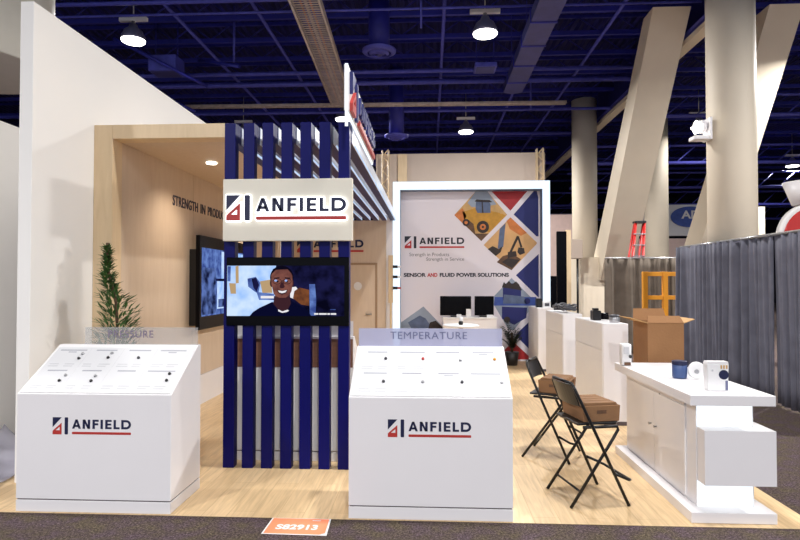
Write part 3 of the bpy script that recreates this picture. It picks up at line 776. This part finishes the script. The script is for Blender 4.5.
# desk, monitors, cards, bar table, plant at the back
t = thing('reception_desk', 'white reception desk under the printed wall carrying two black monitors', 'desk', (.82, 12.0, WF))
bx('body', M['white'], (.27, 1.37, 12.02, 12.5, WF, .98), t, .004); bx('top', M['white2'], (.25, 1.39, 12.0, 12.52, .981, 1.02), t, .004)
for (x0, x1, lab, gx) in ((.21, .86, 'wider black monitor standing on the reception desk', .53), (.93, 1.33, 'narrower black monitor standing on the reception desk', 1.13)):
    t = thing('monitor', lab, 'monitor', (gx, 12.2, 1.021), 0, 'black monitors on the reception desk')
    bx('screen', M['blackglass'], (x0, x1, 12.16, 12.2, 1.05, 1.455), t, .012); bx('stand', M['black'], (gx-.1, gx+.1, 12.1, 12.3, 1.022, 1.045), t)
for x, w, h, lab in ((.80, .1, .17, 'taller white card in front of the wider monitor'), (.60, .1, .06, 'low white card in front of the wider monitor'), (1.24, .13, .05, 'white card in front of the narrower monitor')):
    o = MB().prism([(12.04, 1.021), (12.1, 1.021), (12.07, 1.021+h)], 'x', x-w/2, x+w/2).build('tent_card', M['white2']); tag(o, lab, 'card', 'cards on the reception desk')
t = thing('bar_table', 'round white bar table in front of the reception desk', 'table', (.5, 9.5, WF))
MB().lathe([(.28, 0), (.3, .01), (.3, .025), (.28, .035)], (.5, 9.5, 1.02), 32).build('top', M['white2'], t); MB().cyl((.5, 9.5, .04), .035, .98, 16).build('column', M['steel'], t)
MB().lathe([(.24, WF), (.24, WF+.015), (.05, .04)], (.5, 9.5, 0), 28).build('base', M['steel'], t)
t = thing('sensor_sample', 'small dark and white sample standing on the round bar table', 'sample', (.5, 9.45, 1.056))
MB().lathe([(.03, 0), (.04, .03), (.03, .06)], (.5, 9.45, 1.056), 14).build('base', M['black'], t); MB().lathe([(.035, .061), (.035, .12), (.02, .13)], (.5, 9.45, 1.056), 14).build('cap', M['white2'], t)

def leaf_quad(mb, p, d, L, w, mi=0, droop=.25):
    d = Vector(d).normalized(); s = d.cross(Vector((0, 0, 1)))
    if s.length < .1: s = Vector((1, 0, 0))
    s.normalize(); p = Vector(p)
    a = p+d*(L*.45)+s*(w/2); b = p+d*(L*.45)-s*(w/2); c = p+d*L-Vector((0, 0, L*droop)); m_ = p+d*(L*.45)+d.cross(s)*(w*.15)
    mb.add([p, a, c, b, m_], [(0, 1, 4), (1, 2, 4), (2, 3, 4), (3, 0, 4)], mi)
# palm
t = thing('potted_palm', 'dark bushy palm in a pot by the printed wall', 'plant', (1.72, 12.3, WF), 0)
MB().lathe([(.11, 0), (.15, .28), (.14, .28)], (1.72, 12.3, WF), 20).build('pot', M['potdark'], t)
mb = MB()
for k in range(34):
    a = random.uniform(0, 2*PI); el = random.uniform(.75, 1.4); L = random.uniform(.5, .9)
    base = Vector((1.72, 12.3, .3)); d = Vector((math.cos(a)*math.cos(el)*.55, math.sin(a)*math.cos(el)*.4, math.sin(el)))
    prev = base
    for q in range(1, 10):
        f = q/9; p = base+d*(L*f)-Vector((0, 0, .3*L*f*f)); sd = Vector((-math.sin(a), math.cos(a), 0))
        for s in (-1, 1): leaf_quad(mb, p, d+sd*s*.8, .13*(1-f*.5), .026)
        prev = p
mb.build('foliage', M['leaf2'], t)
MB().cyl((1.72, 12.3, .28), .03, .4, 10).build('stem', M['bark'], t)

# ------------------------------------------------------------------ blue slat screen with overhead beams
t = thing('slat_screen', 'glossy navy slat screen with beams running back overhead', 'screen', (-1.37, 5.5, WF))
for k in range(7):
    x0 = -1.950+.1816*k
    MB().box(x0, x0+.104, 5.38, 5.48, WF, 3.262).build('slat', M['navy'], t, bevel=.003)
    b = MB().box(x0, x0+.104, 5.481, 12.55, 3.09, 3.262).build('overhead_beam', M['navy'], t)
    bx('side_panel', M['sidepale'], (x0+.1045, x0+.110, 5.56, 12.54, 3.092, 3.261), b)
    bx('light_strip', M['strip'], (x0+.1105, x0+.116, 5.7, 12.5, 3.096, 3.114), b)
# halo lit sign board on the screen
t = thing('sign_board', 'cream sign board with halo-lit company lettering on the navy slats', 'sign', (-1.32, 5.3, 2.133))
MB().box(-1.934, -.718, 5.30, 5.375, 2.133, 2.712).build('board', M['cream'], t, bevel=.004)
mb = MB(); logo_on(mb, (-1.889, 5.299, 2.32), XD, ZD, 1.12, .012, .005, (0, 0), grow=.045); mb.build('halo_backer', M['halo'], t)
mb = MB(); logo_on(mb, (-1.889, 5.299, 2.32), XD, ZD, 1.12, .0175, .02); mb.build('raised_logo', [M['navyp'], M['redp']], t)
# side sign
t = thing('side_sign', 'white sign board with raised company lettering seen edge-on above the slats', 'sign', (-.75, 6.2, 3.29))
bx('board', M['white2'], (-.765, -.73, 5.1, 7.42, 3.29, 3.70), t, .003)
bx('edge_strip', M['ledwhite'], (-.755, -.728, 5.08, 5.098, 3.14, 3.70), t)
bx('bottom_trim', M['ledwhite'], (-.755, -.735, 5.1, 7.42, 3.266, 3.288), t)
mb = MB(); logo_on(mb, (-.729, 5.2, 3.31), (0, 1, 0), ZD, 2.15, 0, .03, hh=.36); mb.build('raised_logo', [M['g_navy'], M['redp']], t)

# ------------------------------------------------------------------ televisions
t = thing('television', 'black television on the navy slats showing a smiling man in glasses', 'television', (-1.34, 5.38, 1.34))
MB().box(-1.914, -.752, 5.345, 5.37, 1.34, 1.982).build('casing', M['blackglass'], t, bevel=.006)
for x in (-1.7, -.98): bx('wall_bracket', M['black'], (x-.03, x+.03, 5.371, 5.379, 1.45, 1.9), t)
SX0, SX1, SZ0, SZ1 = -1.905, -.796, 1.432, 1.903
SM = ['s_bright', 's_dark', 's_mid', 's_skin', 's_skin2', 's_hair', 's_shirt', 's_white', 's_blueg', 's_brown', 's_tan', 's_spot']
SI = {k: i for i, k in enumerate(SM)}
scr = MB()
def sp(u, v, l): return (SX0+(u-38)/(697.)*(SX1-SX0), 5.3445-.0006*l, SZ1-(v-92)/283.*(SZ1-SZ0))
def S(pts, k, l): scr.add([sp(u, v, l) for u, v in pts], [tuple(range(len(pts)))], SI[k])
def SE(u, v, rx, ry, k, l, n=24, a0=0, a1=2*PI): S([(u+rx*math.cos(a0+(a1-a0)*i/n), v+ry*math.sin(a0+(a1-a0)*i/n)) for i in range(n if a1-a0 > 6.28 else n+1)], k, l)
S([(38, 92), (735, 92), (735, 375), (38, 375)], 's_dark', 0)
S([(38, 92), (330, 92), (330, 375), (38, 375)], 's_bright', 1)
S([(88, 95), (106, 92), (108, 190), (90, 192)], 's_tan', 2)
S([(50, 190), (90, 192), (92, 250), (60, 250)], 's_tan', 2); S([(40, 95), (60, 95), (58, 180), (40, 180)], 's_mid', 2)
S([(160, 165), (210, 155), (238, 190), (225, 250), (200, 235), (165, 210)], 's_mid', 2); S([(185, 165), (212, 160), (230, 200), (215, 240), (196, 215)], 's_dark', 3)
S([(215, 240), (320, 250), (320, 285), (230, 285)], 's_mid', 2); S([(235, 180), (300, 170), (310, 245), (250, 245)], 's_tan', 2); S([(240, 262), (318, 262), (318, 276), (240, 276)], 's_white', 3)
S([(430, 120), (520, 110), (530, 215), (430, 200)], 's_dark', 2); S([(440, 235), (470, 215), (528, 228), (528, 318), (480, 310), (432, 275)], 's_brown', 3)
S([(415, 215), (450, 210), (470, 240), (440, 280), (415, 270)], 's_white', 2)
S([(528, 196), (562, 196), (570, 285), (530, 285)], 's_mid', 4); S([(530, 286), (570, 286), (566, 372), (532, 372)], 's_mid', 4)
S([(640, 100), (734, 100), (734, 340), (660, 330)], 's_dark', 3)
# the man
S([(175, 375), (195, 352), (235, 328), (310, 295), (345, 318), (400, 318), (432, 295), (480, 318), (520, 345), (542, 375)], 's_shirt', 6)
S([(322, 262), (412, 262), (420, 305), (400, 340), (370, 350), (345, 338), (315, 305)], 's_skin2', 7)
S([(345, 337), (370, 349), (400, 339), (410, 345), (395, 353), (368, 357), (345, 348)], 's_white', 8)
SE(365, 158, 70, 66, 's_hair', 8)
S([(302, 150), (312, 118), (340, 108), (385, 106), (415, 118), (428, 150), (430, 195), (424, 235), (405, 268), (385, 285), (360, 287), (335, 275), (316, 245), (305, 200)], 's_skin', 9)
SE(304, 190, 9, 22, 's_skin2', 8); SE(430, 190, 7, 20, 's_skin2', 8)
S([(304, 140), (330, 116), (400, 112), (426, 140), (420, 116), (385, 98), (340, 98), (312, 112)], 's_hair', 10)
SE(338, 180, 26, 17, 's_hair', 10); SE(398, 180, 25, 17, 's_hair', 10); SE(338, 180, 23, 14, 's_skin', 11); SE(398, 180, 22, 14, 's_skin', 11); SE(330, 176, 9, 6, 's_blueg', 13); SE(391, 176, 8, 6, 's_blueg', 13)
SE(340, 181, 7, 6, 's_hair', 12); SE(396, 181, 7, 6, 's_hair', 12); S([(362, 176), (374, 176), (374, 181), (362, 181)], 's_hair', 11)
S([(318, 160), (352, 157), (352, 162), (320, 165)], 's_hair', 12); S([(384, 157), (418, 160), (416, 165), (384, 162)], 's_hair', 12)
S([(362, 185), (374, 185), (384, 212), (374, 219), (360, 219), (352, 212)], 's_skin2', 10)
S([(338, 228), (368, 232), (402, 226), (394, 246), (368, 256), (346, 246)], 's_skin2', 10); S([(344, 231), (368, 235), (397, 229), (388, 242), (368, 247), (350, 242)], 's_white', 11)
S([(330, 262), (350, 272), (390, 272), (410, 258), (402, 276), (384, 288), (360, 290), (338, 280)], 's_skin2', 10)
# unreadable caption line
for a, b in ((558, 583), (587, 632), (636, 652), (656, 688)): S([(a, 358), (b, 358), (b, 367), (a, 367)], 's_white', 8)
S([(652, 336), (684, 336), (684, 340), (652, 340)], 's_mid', 8)
scr.build('screen_picture', [M[k] for k in SM], t)

t = thing('television', 'large television on the alcove side wall seen at a slant', 'television', (-3.2, 8.8, 1.1))
MB().box(-3.15, -3.09, 7.62, 9.9, 1.10, 2.385).build('casing', M['blackglass'], t, bevel=.008)
bx('wall_bracket', M['black'], (-3.288, -3.151, 7.75, 9.7, 1.15, 2.2), t)
scr = MB()
def T(y0, y1, z0, z1, k, l): scr.add([(-3.089+.0008*l, y0, z0), (-3.089+.0008*l, y1, z0), (-3.089+.0008*l, y1, z1), (-3.089+.0008*l, y0, z1)], [(0, 1, 2, 3)], SI[k])
T(7.68, 9.85, 1.28, 2.22, 's_mid', 0); T(8.25, 9.8, 1.36, 1.76, 's_bright', 1); T(8.42, 8.56, 1.78, 2.2, 's_bright', 1); T(8.75, 9.6, 1.8, 2.2, 's_bright', 1)
T(7.70, 8.2, 1.30, 1.95, 's_spot', 1); T(8.2, 8.9, 1.765, 1.80, 's_dark', 2); T(8.66, 8.72, 1.80, 2.2, 's_dark', 2); T(8.3, 8.75, 1.38, 1.5, 's_spot', 2)
scr.build('screen_picture', [M[k] for k in SM], t)

# ------------------------------------------------------------------ product kiosks
def kiosk(name, label, x, y, rz, word, acr, lm, sensors, back=False):
    t = thing(name, label, 'kiosk', (x, y, WF), rz, 'sloped white product kiosks')
    w = .603; d = .56
    MB().box(-w, w, 0, d, .001, .088).build('plinth', M['white'], t, False, .003)
    bx('shadow_gap', M['gap'], (-w+.008, w-.008, .008, d-.008, .0885, .0965), t, 0, False)
    MB().prism([(0, .097), (0, .893), (.505, 1.215), (d, 1.215), (d, .097)], 'x', -w, w).build('body', M['white'], t, False, .004)
    if back:
        bx('upper_panel', M['brownpanel'], (-w+.01, w-.01, d+.001, d+.012, .915, 1.19), t, 0, False)  # brown panel colour over the upper part of the kiosk back
        bx('access_panel', M['white2'], (-w+.01, w-.01, d+.001, d+.012, .11, .90), t, 0, False)
    # sloped product board
    a = Vector((0, .505, .322)).normalized(); nrm = Vector((0, -a.z, a.y)); L = math.hypot(.505, .322)
    def q(u, v, h): return Vector((u, 0, .893))+a*v+nrm*h     # u across, v up the slope
    def slab(mb, u0, u1, v0, v1, h0, h1, mi=0):
        c = [q(u0, v0, h0), q(u1, v0, h0), q(u1, v1, h0), q(u0, v1, h0), q(u0, v0, h1), q(u1, v0, h1), q(u1, v1, h1), q(u0, v1, h1)]
        mb.add(c, [(0, 3, 2, 1), (4, 5, 6, 7), (0, 1, 5, 4), (1, 2, 6, 5), (2, 3, 7, 6), (3, 0, 4, 7)], mi)
    mb = MB(); slab(mb, -w+.012, w-.012, .012, L-.03, .001, .007, 1); slab(mb, -w+.03, w-.03, .03, L-.05, .0071, .0085, 0)
    cw = (2*w-.07)/4; ch = (L-.09)/2
    rnd = random.Random(len(word))
    for i in range(4):
        for j in range(2):
            u0 = -w+.035+i*cw; v0 = .033+j*ch
            if i: slab(mb, u0-.0012, u0+.0012, v0+.01, v0+ch-.01, .0086, .0090, 2)
            f = rnd.uniform(.5, .8)
            slab(mb, u0+cw*(.5-f/2), u0+cw*(.5+f/2), v0+ch*.86, v0+ch*.91, .0086, .0092, 3)
            if rnd.random() < .45: slab(mb, u0+cw*.38, u0+cw*.62, v0+ch*.77, v0+ch*.81, .0086, .0092, 3)
            for k in range(2):
                for r in range(2):
                    slab(mb, u0+cw*(.1+.45*k), u0+cw*(.1+.45*k+rnd.uniform(.22, .34)), v0+ch*(.08+.1*r), v0+ch*(.12+.1*r), .0086, .0091, 2)
    mb.build('product_board', [M['cell'], M['white2'], M['line'], M['linedark']], t, False)
    for (i, j, fu, fv, kind) in sensors:
        c = q(-w+.035+(i+fu)*cw, .033+(j+fv)*ch, .0095)
        s = MB().lathe([(.012, 0), (.012, .008), (.009, .009), (.009, .014)], (0, 0, 0), 12).xf(Matrix.Translation(c) @ nrm.to_track_quat('Z', 'Y').to_matrix().to_4x4())
        s.build('sensor', M[kind], t, False)
    # acrylic header and lettering
    h = bx('acrylic_header', acr, (-w+.012 if word != 'PRESSURE' else -.39, w-.012, .517, .527, 1.2155, 1.362), t, 0, False)
    if word:
        mb = MB(); ww = .635 if word == 'TEMPERATURE' else .395
        xo = -.33 if word == 'TEMPERATURE' else -.185
        text_on(mb, word, (xo, .5165, 1.275), XD, ZD, ww, .06, 0, 0., .0003, .002, 1.1)
        mb.build('lettering', lm, h, False)
        mb = MB(); logo_on(mb, (-.312 if word == 'TEMPERATURE' else -.318, -.0005, .604 if word == 'TEMPERATURE' else .588), XD, ZD, .612, 0, .0015); mb.build('logo', [M['navyp'], M['redp']], t, False)
    return t
sT = [(0, 1, .75, .55, 'darkgrey'), (1, 1, .8, .55, 'redp'), (2, 1, .85, .5, 'steel'), (3, 1, .8, .55, 'orange'), (0, 0, .75, .5, 'darkgrey'), (1, 0, .8, .5, 'steel'), (2, 0, .85, .5, 'darkgrey'), (3, 0, .9, .5, 'line')]
sP = [(0, 1, .85, .45, 'black'), (0, 1, .86, .68, 'steel'), (1, 1, .7, .5, 'black'), (1, 1, .72, .72, 'steel'), (2, 1, .6, .5, 'darkgrey'), (0, 0, .8, .4, 'black'), (0, 0, .85, .65, 'steel'), (1, 0, .7, .4, 'black'), (1, 0, .72, .62, 'steel'), (3, 0, .78, .75, 'black'), (3, 0, .8, .45, 'black')]
kiosk('product_kiosk', 'sloped white kiosk with the acrylic header reading PRESSURE', -2.554, 4.285, 0, 'PRESSURE', M['acrclr'], M['letterlav'], sP)
kiosk('product_kiosk', 'sloped white kiosk with the acrylic header reading TEMPERATURE', 0., 4.28, 0, 'TEMPERATURE', M['acrlav'], M['lettergrey'], sT)
kiosk('product_kiosk', 'white kiosk turned away behind the navy slats', -1.345, 6.18, PI, '', M['white'], None, sP[:4], True)

# ------------------------------------------------------------------ conifer
t = thing('potted_conifer', 'slim green conifer in a pot behind the pressure kiosk', 'plant', (-2.93, 5.3, WF))
MB().lathe([(.13, 0), (.18, .36), (.185, .38), (.165, .38), (.16, .33)], (-2.93, 5.3, WF), 28).build('pot', M['potwhite'], t)
MB().cyl((-2.93, 5.3, WF+.32), .155, .02, 24).build('soil', M['soil'], t)
def cx(z): return -2.93+(0 if z < 1.5 else -.11*min(1, (z-1.5)/.35))
MB().tube([(-2.93, 5.3, .33), (-2.93, 5.3, 1.2), (-2.95, 5.3, 1.55), (-3.03, 5.3, 1.85), (-3.04, 5.3, 2.12)], .014, 8).build('trunk', M['bark'], t)
mb = MB()
for k in range(1000):
    z = .75+(2.12-.75)*random.random()**1.1
    r = .165 if z < 1.5 else .165-.10*min(1, (z-1.5)/.3)
    if z > 1.7: r = .035+.025*math.sin((z-1.7)*15)
    if z > 1.98: r *= max(.15, 1-(z-1.98)/.16)
    a = random.uniform(0, 2*PI); rr = r*math.sqrt(random.random())
    p = (cx(z)+rr*math.cos(a), 5.3+rr*math.sin(a), z-.05)
    leaf_quad(mb, p, (math.cos(a)*.9+random.uniform(-.5, .5), math.sin(a)*.9+random.uniform(-.5, .5), random.uniform(.1, 1.3)), random.uniform(.08, .15)*(1 if z < 1.65 else .7), .028, 0, .1)
mb.build('foliage', M['leaf'], t)

# ------------------------------------------------------------------ counter with lit recesses
t = thing('light_counter', 'white counter with stepped lit end and two cupboard doors', 'counter', (2.2, 5.1, WF))
MB().box(1.892, 2.496, 4.33, 6.06, WF+.001, .08).build('plinth', M['white'], t, bevel=.003)
MB().box(1.985, 2.40, 4.455, 5.98, .081, .849).build('body', M['white'], t)
MB().box(1.892, 2.496, 4.33, 6.06, .85, .925).build('worktop', M['white'], t, bevel=.003)
MB().box(1.99, 2.495, 4.33, 4.447, .274, .67).box(2.401, 2.495, 4.447, 5.8, .274, .67).build('projecting_block', M['white'], t)
bx('light_panel', M['ledwhite'], (1.99, 2.39, 4.448, 4.454, .671, .849), t); bx('light_panel', M['ledwhite'], (1.99, 2.39, 4.448, 4.454, .081, .273), t)
for y0, y1, hy in ((4.62, 5.235, 5.18), (5.24, 5.94, 5.30)):
    d = MB().box(1.972, 1.984, y0, y1, .11, .785).build('door', M['white'], t, bevel=.002)
    MB().lathe([(.006, 0), (.006, .018), (.012, .02), (.012, .026)], (0, 0, 0), 14).xf(Matrix.Translation((1.972, hy, .49)) @ Matrix.Rotation(-PI/2, 4, 'Y')).build('knob', M['steel'], d)
bx('top_rail', M['white'], (1.972, 1.984, 4.62, 5.94, .79, .835), t)
MB().lathe([(.008, 0), (.008, .004)], (1.968, 5.1, .79), 12, axis='x').build('lock', M['steel'], t)

# things on the counter
t = thing('sensor_carton', 'upright white carton with a navy disc on the counter front', 'carton', (2.17, 4.6, .926), 0)
MB().prism([(2.10, .926), (2.245, .926), (2.252, 1.13), (2.093, 1.13)], 'y', 4.5, 4.57).build('carton_body', M['white2'], t, bevel=.003)
MB().prism([(2.093, 1.131), (2.252, 1.131), (2.247, 1.148), (2.10, 1.148)], 'y', 4.502, 4.568).build('carton_flap', M['white'], t)
MB().lathe([(.036, 0), (.036, .002)], (2.213, 4.4965, 1.05), 24, axis='y').build('printed_disc', M['navyp'], t)
MB().box(2.225, 2.243, 4.497, 4.4995, .935, 1.005).build('printed_mark', M['lettergrey'], t)
for q in range(3): MB().box(2.19+.02*q, 2.201+.02*q, 4.497, 4.4995, 1.095, 1.122).build('printed_stripe', M['g_sand'], t)
MB().box(2.125, 2.137, 4.497, 4.4995, 1.075, 1.09).build('printed_mark', M['line'], t)
t = thing('round_valve', 'navy ribbed round sample on the counter beside the white disc', 'sample', (2.14, 5.1, .926))
MB().lathe([(.055, 0), (.06, .02), (.06, .11), (.055, .115)], (2.14, 5.1, .926), 20).build('body', M['navyitem'], t)
MB().lathe([(.062, .116), (.062, .146), (.05, .15)], (2.14, 5.1, .926), 12, smooth=False).build('cap', M['navyp'], t)
t = thing('white_reel', 'round white disc standing on edge on the counter', 'reel', (2.255, 5.06, .926))
MB().lathe([(.066, 0), (.072, .008), (.072, .03), (.066, .038)], (2.255, 5.02, 1.001), 28, axis='y').build('disc', M['white2'], t)
MB().lathe([(.018, 0), (.018, .012)], (2.245, 5.007, .995), 16, axis='y').build('hub', M['steel'], t)
t = thing('small_fitting', 'tiny white fitting between the disc and the white carton', 'fitting', (2.31, 4.98, .926))
MB().lathe([(.03, 0), (.03, .03), (.015, .035), (.015, .06)], (2.345, 4.96, .926), 14).build('body', M['white2'], t)
t = thing('test_device', 'white handheld device with black knob standing at the counter rear', 'device', (1.965, 5.86, .926))
MB().box(1.89, 1.985, 5.82, 5.91, .926, 1.14).build('body', M['white2'], t, bevel=.015)
MB().box(1.905, 1.955, 5.812, 5.817, 1.04, 1.11).build('display', M['line'], t)
MB().ball((1.965, 5.80, 1.02), .018, 10).build('knob', M['black'], t); MB().box(1.91, 1.97, 5.810, 5.817, .93, .96).build('label_strip', M['g_brown'], t)

# big open carton
t = thing('shipping_carton', 'tall open cardboard carton standing behind the white counter', 'carton', (2.46, 6.42, WF))
mb = MB()
X0, X1, Y0, Y1, ZT = 2.28, 2.65, 6.2, 6.64, 1.32
mb.box(X0, X1, Y0, Y0+.008, WF+.001, ZT).box(X0, X1, Y1-.008, Y1, WF+.001, ZT).box(X0, X0+.008, Y0+.008, Y1-.008, WF+.001, ZT).box(X1-.008, X1, Y0+.008, Y1-.008, WF+.001, ZT).box(X0, X1, Y0, Y1, WF+.001, WF+.01)
mb.build('carton_body', M['card'], t)
def flap(pts, h):
    n = Vector(pts[1])-Vector(pts[0]); k = n.cross(Vector(pts[2])-Vector(pts[0])).normalized()*.004
    a = [Vector(p)+k for p in pts]+[Vector(p)-k for p in pts]
    MB().add(a, [(0, 1, 2, 3), (7, 6, 5, 4), (0, 4, 5, 1), (1, 5, 6, 2), (2, 6, 7, 3), (3, 7, 4, 0)]).build('carton_flap', M['cardin'] if h else M['card'], t)
flap([(X0, Y0, ZT), (X0, Y1, ZT), (X0-.16, Y1-.03, ZT+.05), (X0-.16, Y0+.03, ZT+.05)], 1)
flap([(X1, Y0, ZT), (X1, Y1, ZT), (X1+.12, Y1-.02, ZT+.04), (X1+.12, Y0+.02, ZT+.04)], 1)
flap([(X0, Y1, ZT), (X1, Y1, ZT), (X1-.02, Y1+.05, ZT+.13), (X0+.02, Y1+.05, ZT+.13)], 0)
flap([(X0, Y0, ZT), (X1, Y0, ZT), (X1-.02, Y0+.06, ZT+.07), (X0+.02, Y0+.06, ZT+.07)], 0)

# ------------------------------------------------------------------ pedestals along the aisle side
for i, (y0, y1, lab) in enumerate(((7.2, 8.55, 'white pedestal nearest the open carton, with black camera on top'), (9.34, 10.68, 'white pedestal carrying the heap of grey cables'), (11.45, 12.55, 'white pedestal farthest back, against the glowing portal'))):
    t = thing('pedestal', lab, 'pedestal', (2.27, y0, WF), 0, 'white pedestals in a row')
    MB().box(2.115, 2.415, y0, y1, WF+.001, 1.24).build('body', M['white'], t, bevel=.004)
    bx('access_panel', M['white2'], (2.107, 2.114, y0+.02, y1-.02, .1, .905), t)
    bx('upper_panel', M['white2'], (2.107, 2.114, y0+.02, y1-.02, .915, 1.23), t)
    bx('base_trim', M['gap'], (2.11, 2.42, y0-.006, y0-.001, WF+.001, .05), t)
# camera
t = thing('black_camera', 'black camera body with lens on the nearest white pedestal', 'camera', (2.2, 7.85, 1.241))
MB().box(2.16, 2.27, 7.8, 7.95, 1.242, 1.37).build('body', M['black'], t, bevel=.012)
MB().lathe([(.045, 0), (.045, .08), (.05, .09)], (2.275, 7.85, 1.295), 18, axis='x').build('lens', M['blackglass'], t)
MB().box(2.18, 2.25, 7.85, 7.93, 1.372, 1.40).build('viewfinder', M['black'], t, bevel=.006)
t = thing('metal_canister', 'small grey metal canister on the nearest white pedestal', 'canister', (2.3, 7.5, 1.241))
MB().lathe([(.06, 0), (.065, .01), (.065, .06), (.06, .068)], (2.33, 7.45, 1.241), 22).build('body', M['steel'], t); MB().lathe([(.066, .069), (.066, .09), (.03, .1)], (2.33, 7.45, 1.241), 22).build('lid', M['darkgrey'], t)
# cable heap
mb = MB(); rnd = random.Random(5)
for k in range(9):
    c = Vector((2.265+rnd.uniform(-.04, .04), 9.6+k*.08, 1.275+.012*(k % 3)+.035*math.sin(k*.8+.5)**2)); r = rnd.uniform(.07, .11); ti = rnd.uniform(-.25, .25)
    pts = [(c.x+r*math.cos(a*PI/9), c.y+r*1.2*math.sin(a*PI/9), c.z+.03+.02*math.sin(a*PI/4.5+k)+ti*r*math.cos(a*PI/9)*.3) for a in range(18)]
    mb.tube(pts, .019, 7, close=True)
o = mb.build('cable_coil', M['darkgrey']); tag(o, 'heap of dark grey coiled cable on the middle pedestal', 'cable')
t = thing('small_monitor', 'small black and white device on the farthest pedestal', 'device', (2.25, 11.8, 1.241))
bx('base', M['black'], (2.13, 2.24, 11.7, 11.85, 1.241, 1.42), t, .008); bx('face', M['white2'], (2.245, 2.4, 11.65, 11.75, 1.241, 1.37), t, .008); bx('dial', M['darkgrey'], (2.28, 2.37, 11.644, 11.649, 1.27, 1.33), t)

# ------------------------------------------------------------------ folding stools and trays
def stool(label, x, y, rz):
    t = thing('folding_stool', label, 'stool', (x, y, WF), rz, 'black folding stools')
    for s in (-1, 1):
        MB().tube([(.235, s*.245, .002), (-.02, s*.225, .55), (-.16, s*.205, .85), (-.19, s*.19, .92), (-.197, s*.165, .95)], .0125, 10).build('leg', M['blackmetal'], t, False)
        MB().tube([(-.235, s*.215, .002), (.13, s*.205, .52), (.175, s*.20, .585), (.165, s*.20, .612), (-.12, s*.2, .612)], .0125, 10).build('leg', M['blackmetal'], t, False)
    MB().tube([(-.197, -.165, .95), (-.197, .165, .95)], .0125, 10).build('top_bar', M['blackmetal'], t, False)
    MB().tube([(.13, .234, .25), (.24, .234, .20), (.275, .2, .185), (.275, -.2, .185), (.24, -.234, .20), (.13, -.234, .25)], .011, 8).build('footrest', M['blackmetal'], t, False)
    MB().tube([(-.15, .216, .12), (-.15, -.216, .12)], .009, 8).build('stretcher', M['blackmetal'], t, False)
    # curved back rest
    vs = []; fs = []; n = 10
    for i in range(n+1):
        u = -.18+.36*i/n; cv = .03*(1-(u/.18)**2)
        for dz, dx in ((0, 0), (.0, -.012)):
            vs += [(-.13-cv+dx, u, .77), (-.195-cv+dx, u, .945)]
    for i in range(n):
        a = i*4; b = a+4
        fs += [(a, b, b+1, a+1), (a+2, a+3, b+3, b+2), (a+1, b+1, b+3, a+3), (a, a+2, b+2, b)]
    fs += [(0, 1, 3, 2), (n*4, n*4+2, n*4+3, n*4+1)]
    MB().add(vs, fs, 0, False).build('backrest', M['black'], t, False, .004)
    pl = [(-.165, -.19), (.16, -.195), (.195, -.16), (.2, 0), (.195, .16), (.16, .195), (-.165, .19)]
    MB().prism(pl, 'z', .6255, .645).build('seat', M['black'], t, False, .005)
    return t
stool('black folding stool nearest the camera, with cardboard tray on its seat', 1.265, 4.82, math.radians(12.7))
stool('black folding stool standing farther from the camera, nearer the pedestals', 1.225, 5.97, math.radians(-25.6))
def tray(label, x, y, rz, L, W, h):
    t = thing('cardboard_tray', label, 'carton', (x, y, .650), rz, 'cardboard trays on the stools')
    MB().prism([(-L/2+.01, 0), (L/2-.01, 0), (L/2, h), (-L/2, h)], 'y', -W/2, W/2).build('tray_body', M['card2'], t, False, .004)
    for k in range(4):
        y0 = -W/2+.012+k*(W-.024)/4
        MB().prism([(-L/2+.015, h+.001), (L/2-.015, h+.001), (L/2-.03, h+.022), (-L/2+.03, h+.022)], 'y', y0, y0+(W-.024)/4-.014).build('tray_ridge', M['card2'], t, False, .003)
    for s in (-1, 1): MB().box(-.04, .04, s*(W/2+.001)-.0005, s*(W/2+.001)+.0005, h*.5, h*.72).build('hand_slot', M['g_brown'], t, False)
tray('ridged brown cardboard tray on the stool nearest the camera', 1.31, 4.835, math.radians(12.7), .32, .37, .125)
tray('ridged brown cardboard tray on the stool farther from the camera', 1.285, 5.945, math.radians(-25.6), .30, .35, .125)

# ------------------------------------------------------------------ floor sticker
t = thing('floor_sticker', 'orange booth number sticker on the speckled carpet', 'sticker', (-.95, 4.13, 0))
MB().prism([(-1.175, 4.0), (-.715, 3.99), (-.73, 4.275), (-1.168, 4.278)], 'z', .0005, .0015).build('sheet', M['white2'], t)
MB().prism([(-1.163, 4.01), (-.77, 4.002), (-.732, 4.03), (-.742, 4.262), (-1.157, 4.265)], 'z', .0016, .002).build('print', M['sticker'], t)
mb = MB(); text_on(mb, 'S82913', (-1.10, 4.075, .0021), (1, 0, 0), (0, 1, 0), .30, .085, 0, .035)
mb.build('lettering', M['white2'], t)
MB().prism([(-.86, 4.228), (-.80, 4.227), (-.80, 4.238), (-.86, 4.239)], 'z', .0021, .0023).build('small_print', M['white2'], t)

# ------------------------------------------------------------------ camera, world, view
f = 578.
cam = bpy.data.cameras.new('camera'); cam.sensor_width = 36; cam.lens = f/800*36; cam.clip_end = 200
co = bpy.data.objects.new('camera', cam); C.objects.link(co); co.location = (0, 0, 1.75)
co.rotation_euler = (PI/2+math.atan(12/f), 0, math.atan(30/f)); scene.camera = co
w = bpy.data.worlds.new('world'); scene.world = w; w.use_nodes = True
bg = w.node_tree.nodes['Background']; bg.inputs['Color'].default_value = (.80, .86, 1, 1); bg.inputs['Strength'].default_value = .9
scene.view_settings.view_transform = 'Standard'; scene.view_settings.look = 'None'; scene.view_settings.gamma = 1; scene.view_settings.exposure = .16
scene.cycles.max_bounces = 8; scene.cycles.diffuse_bounces = 4; scene.cycles.sample_clamp_indirect = 6
try: scene.cycles.use_denoising = True
except Exception: pass
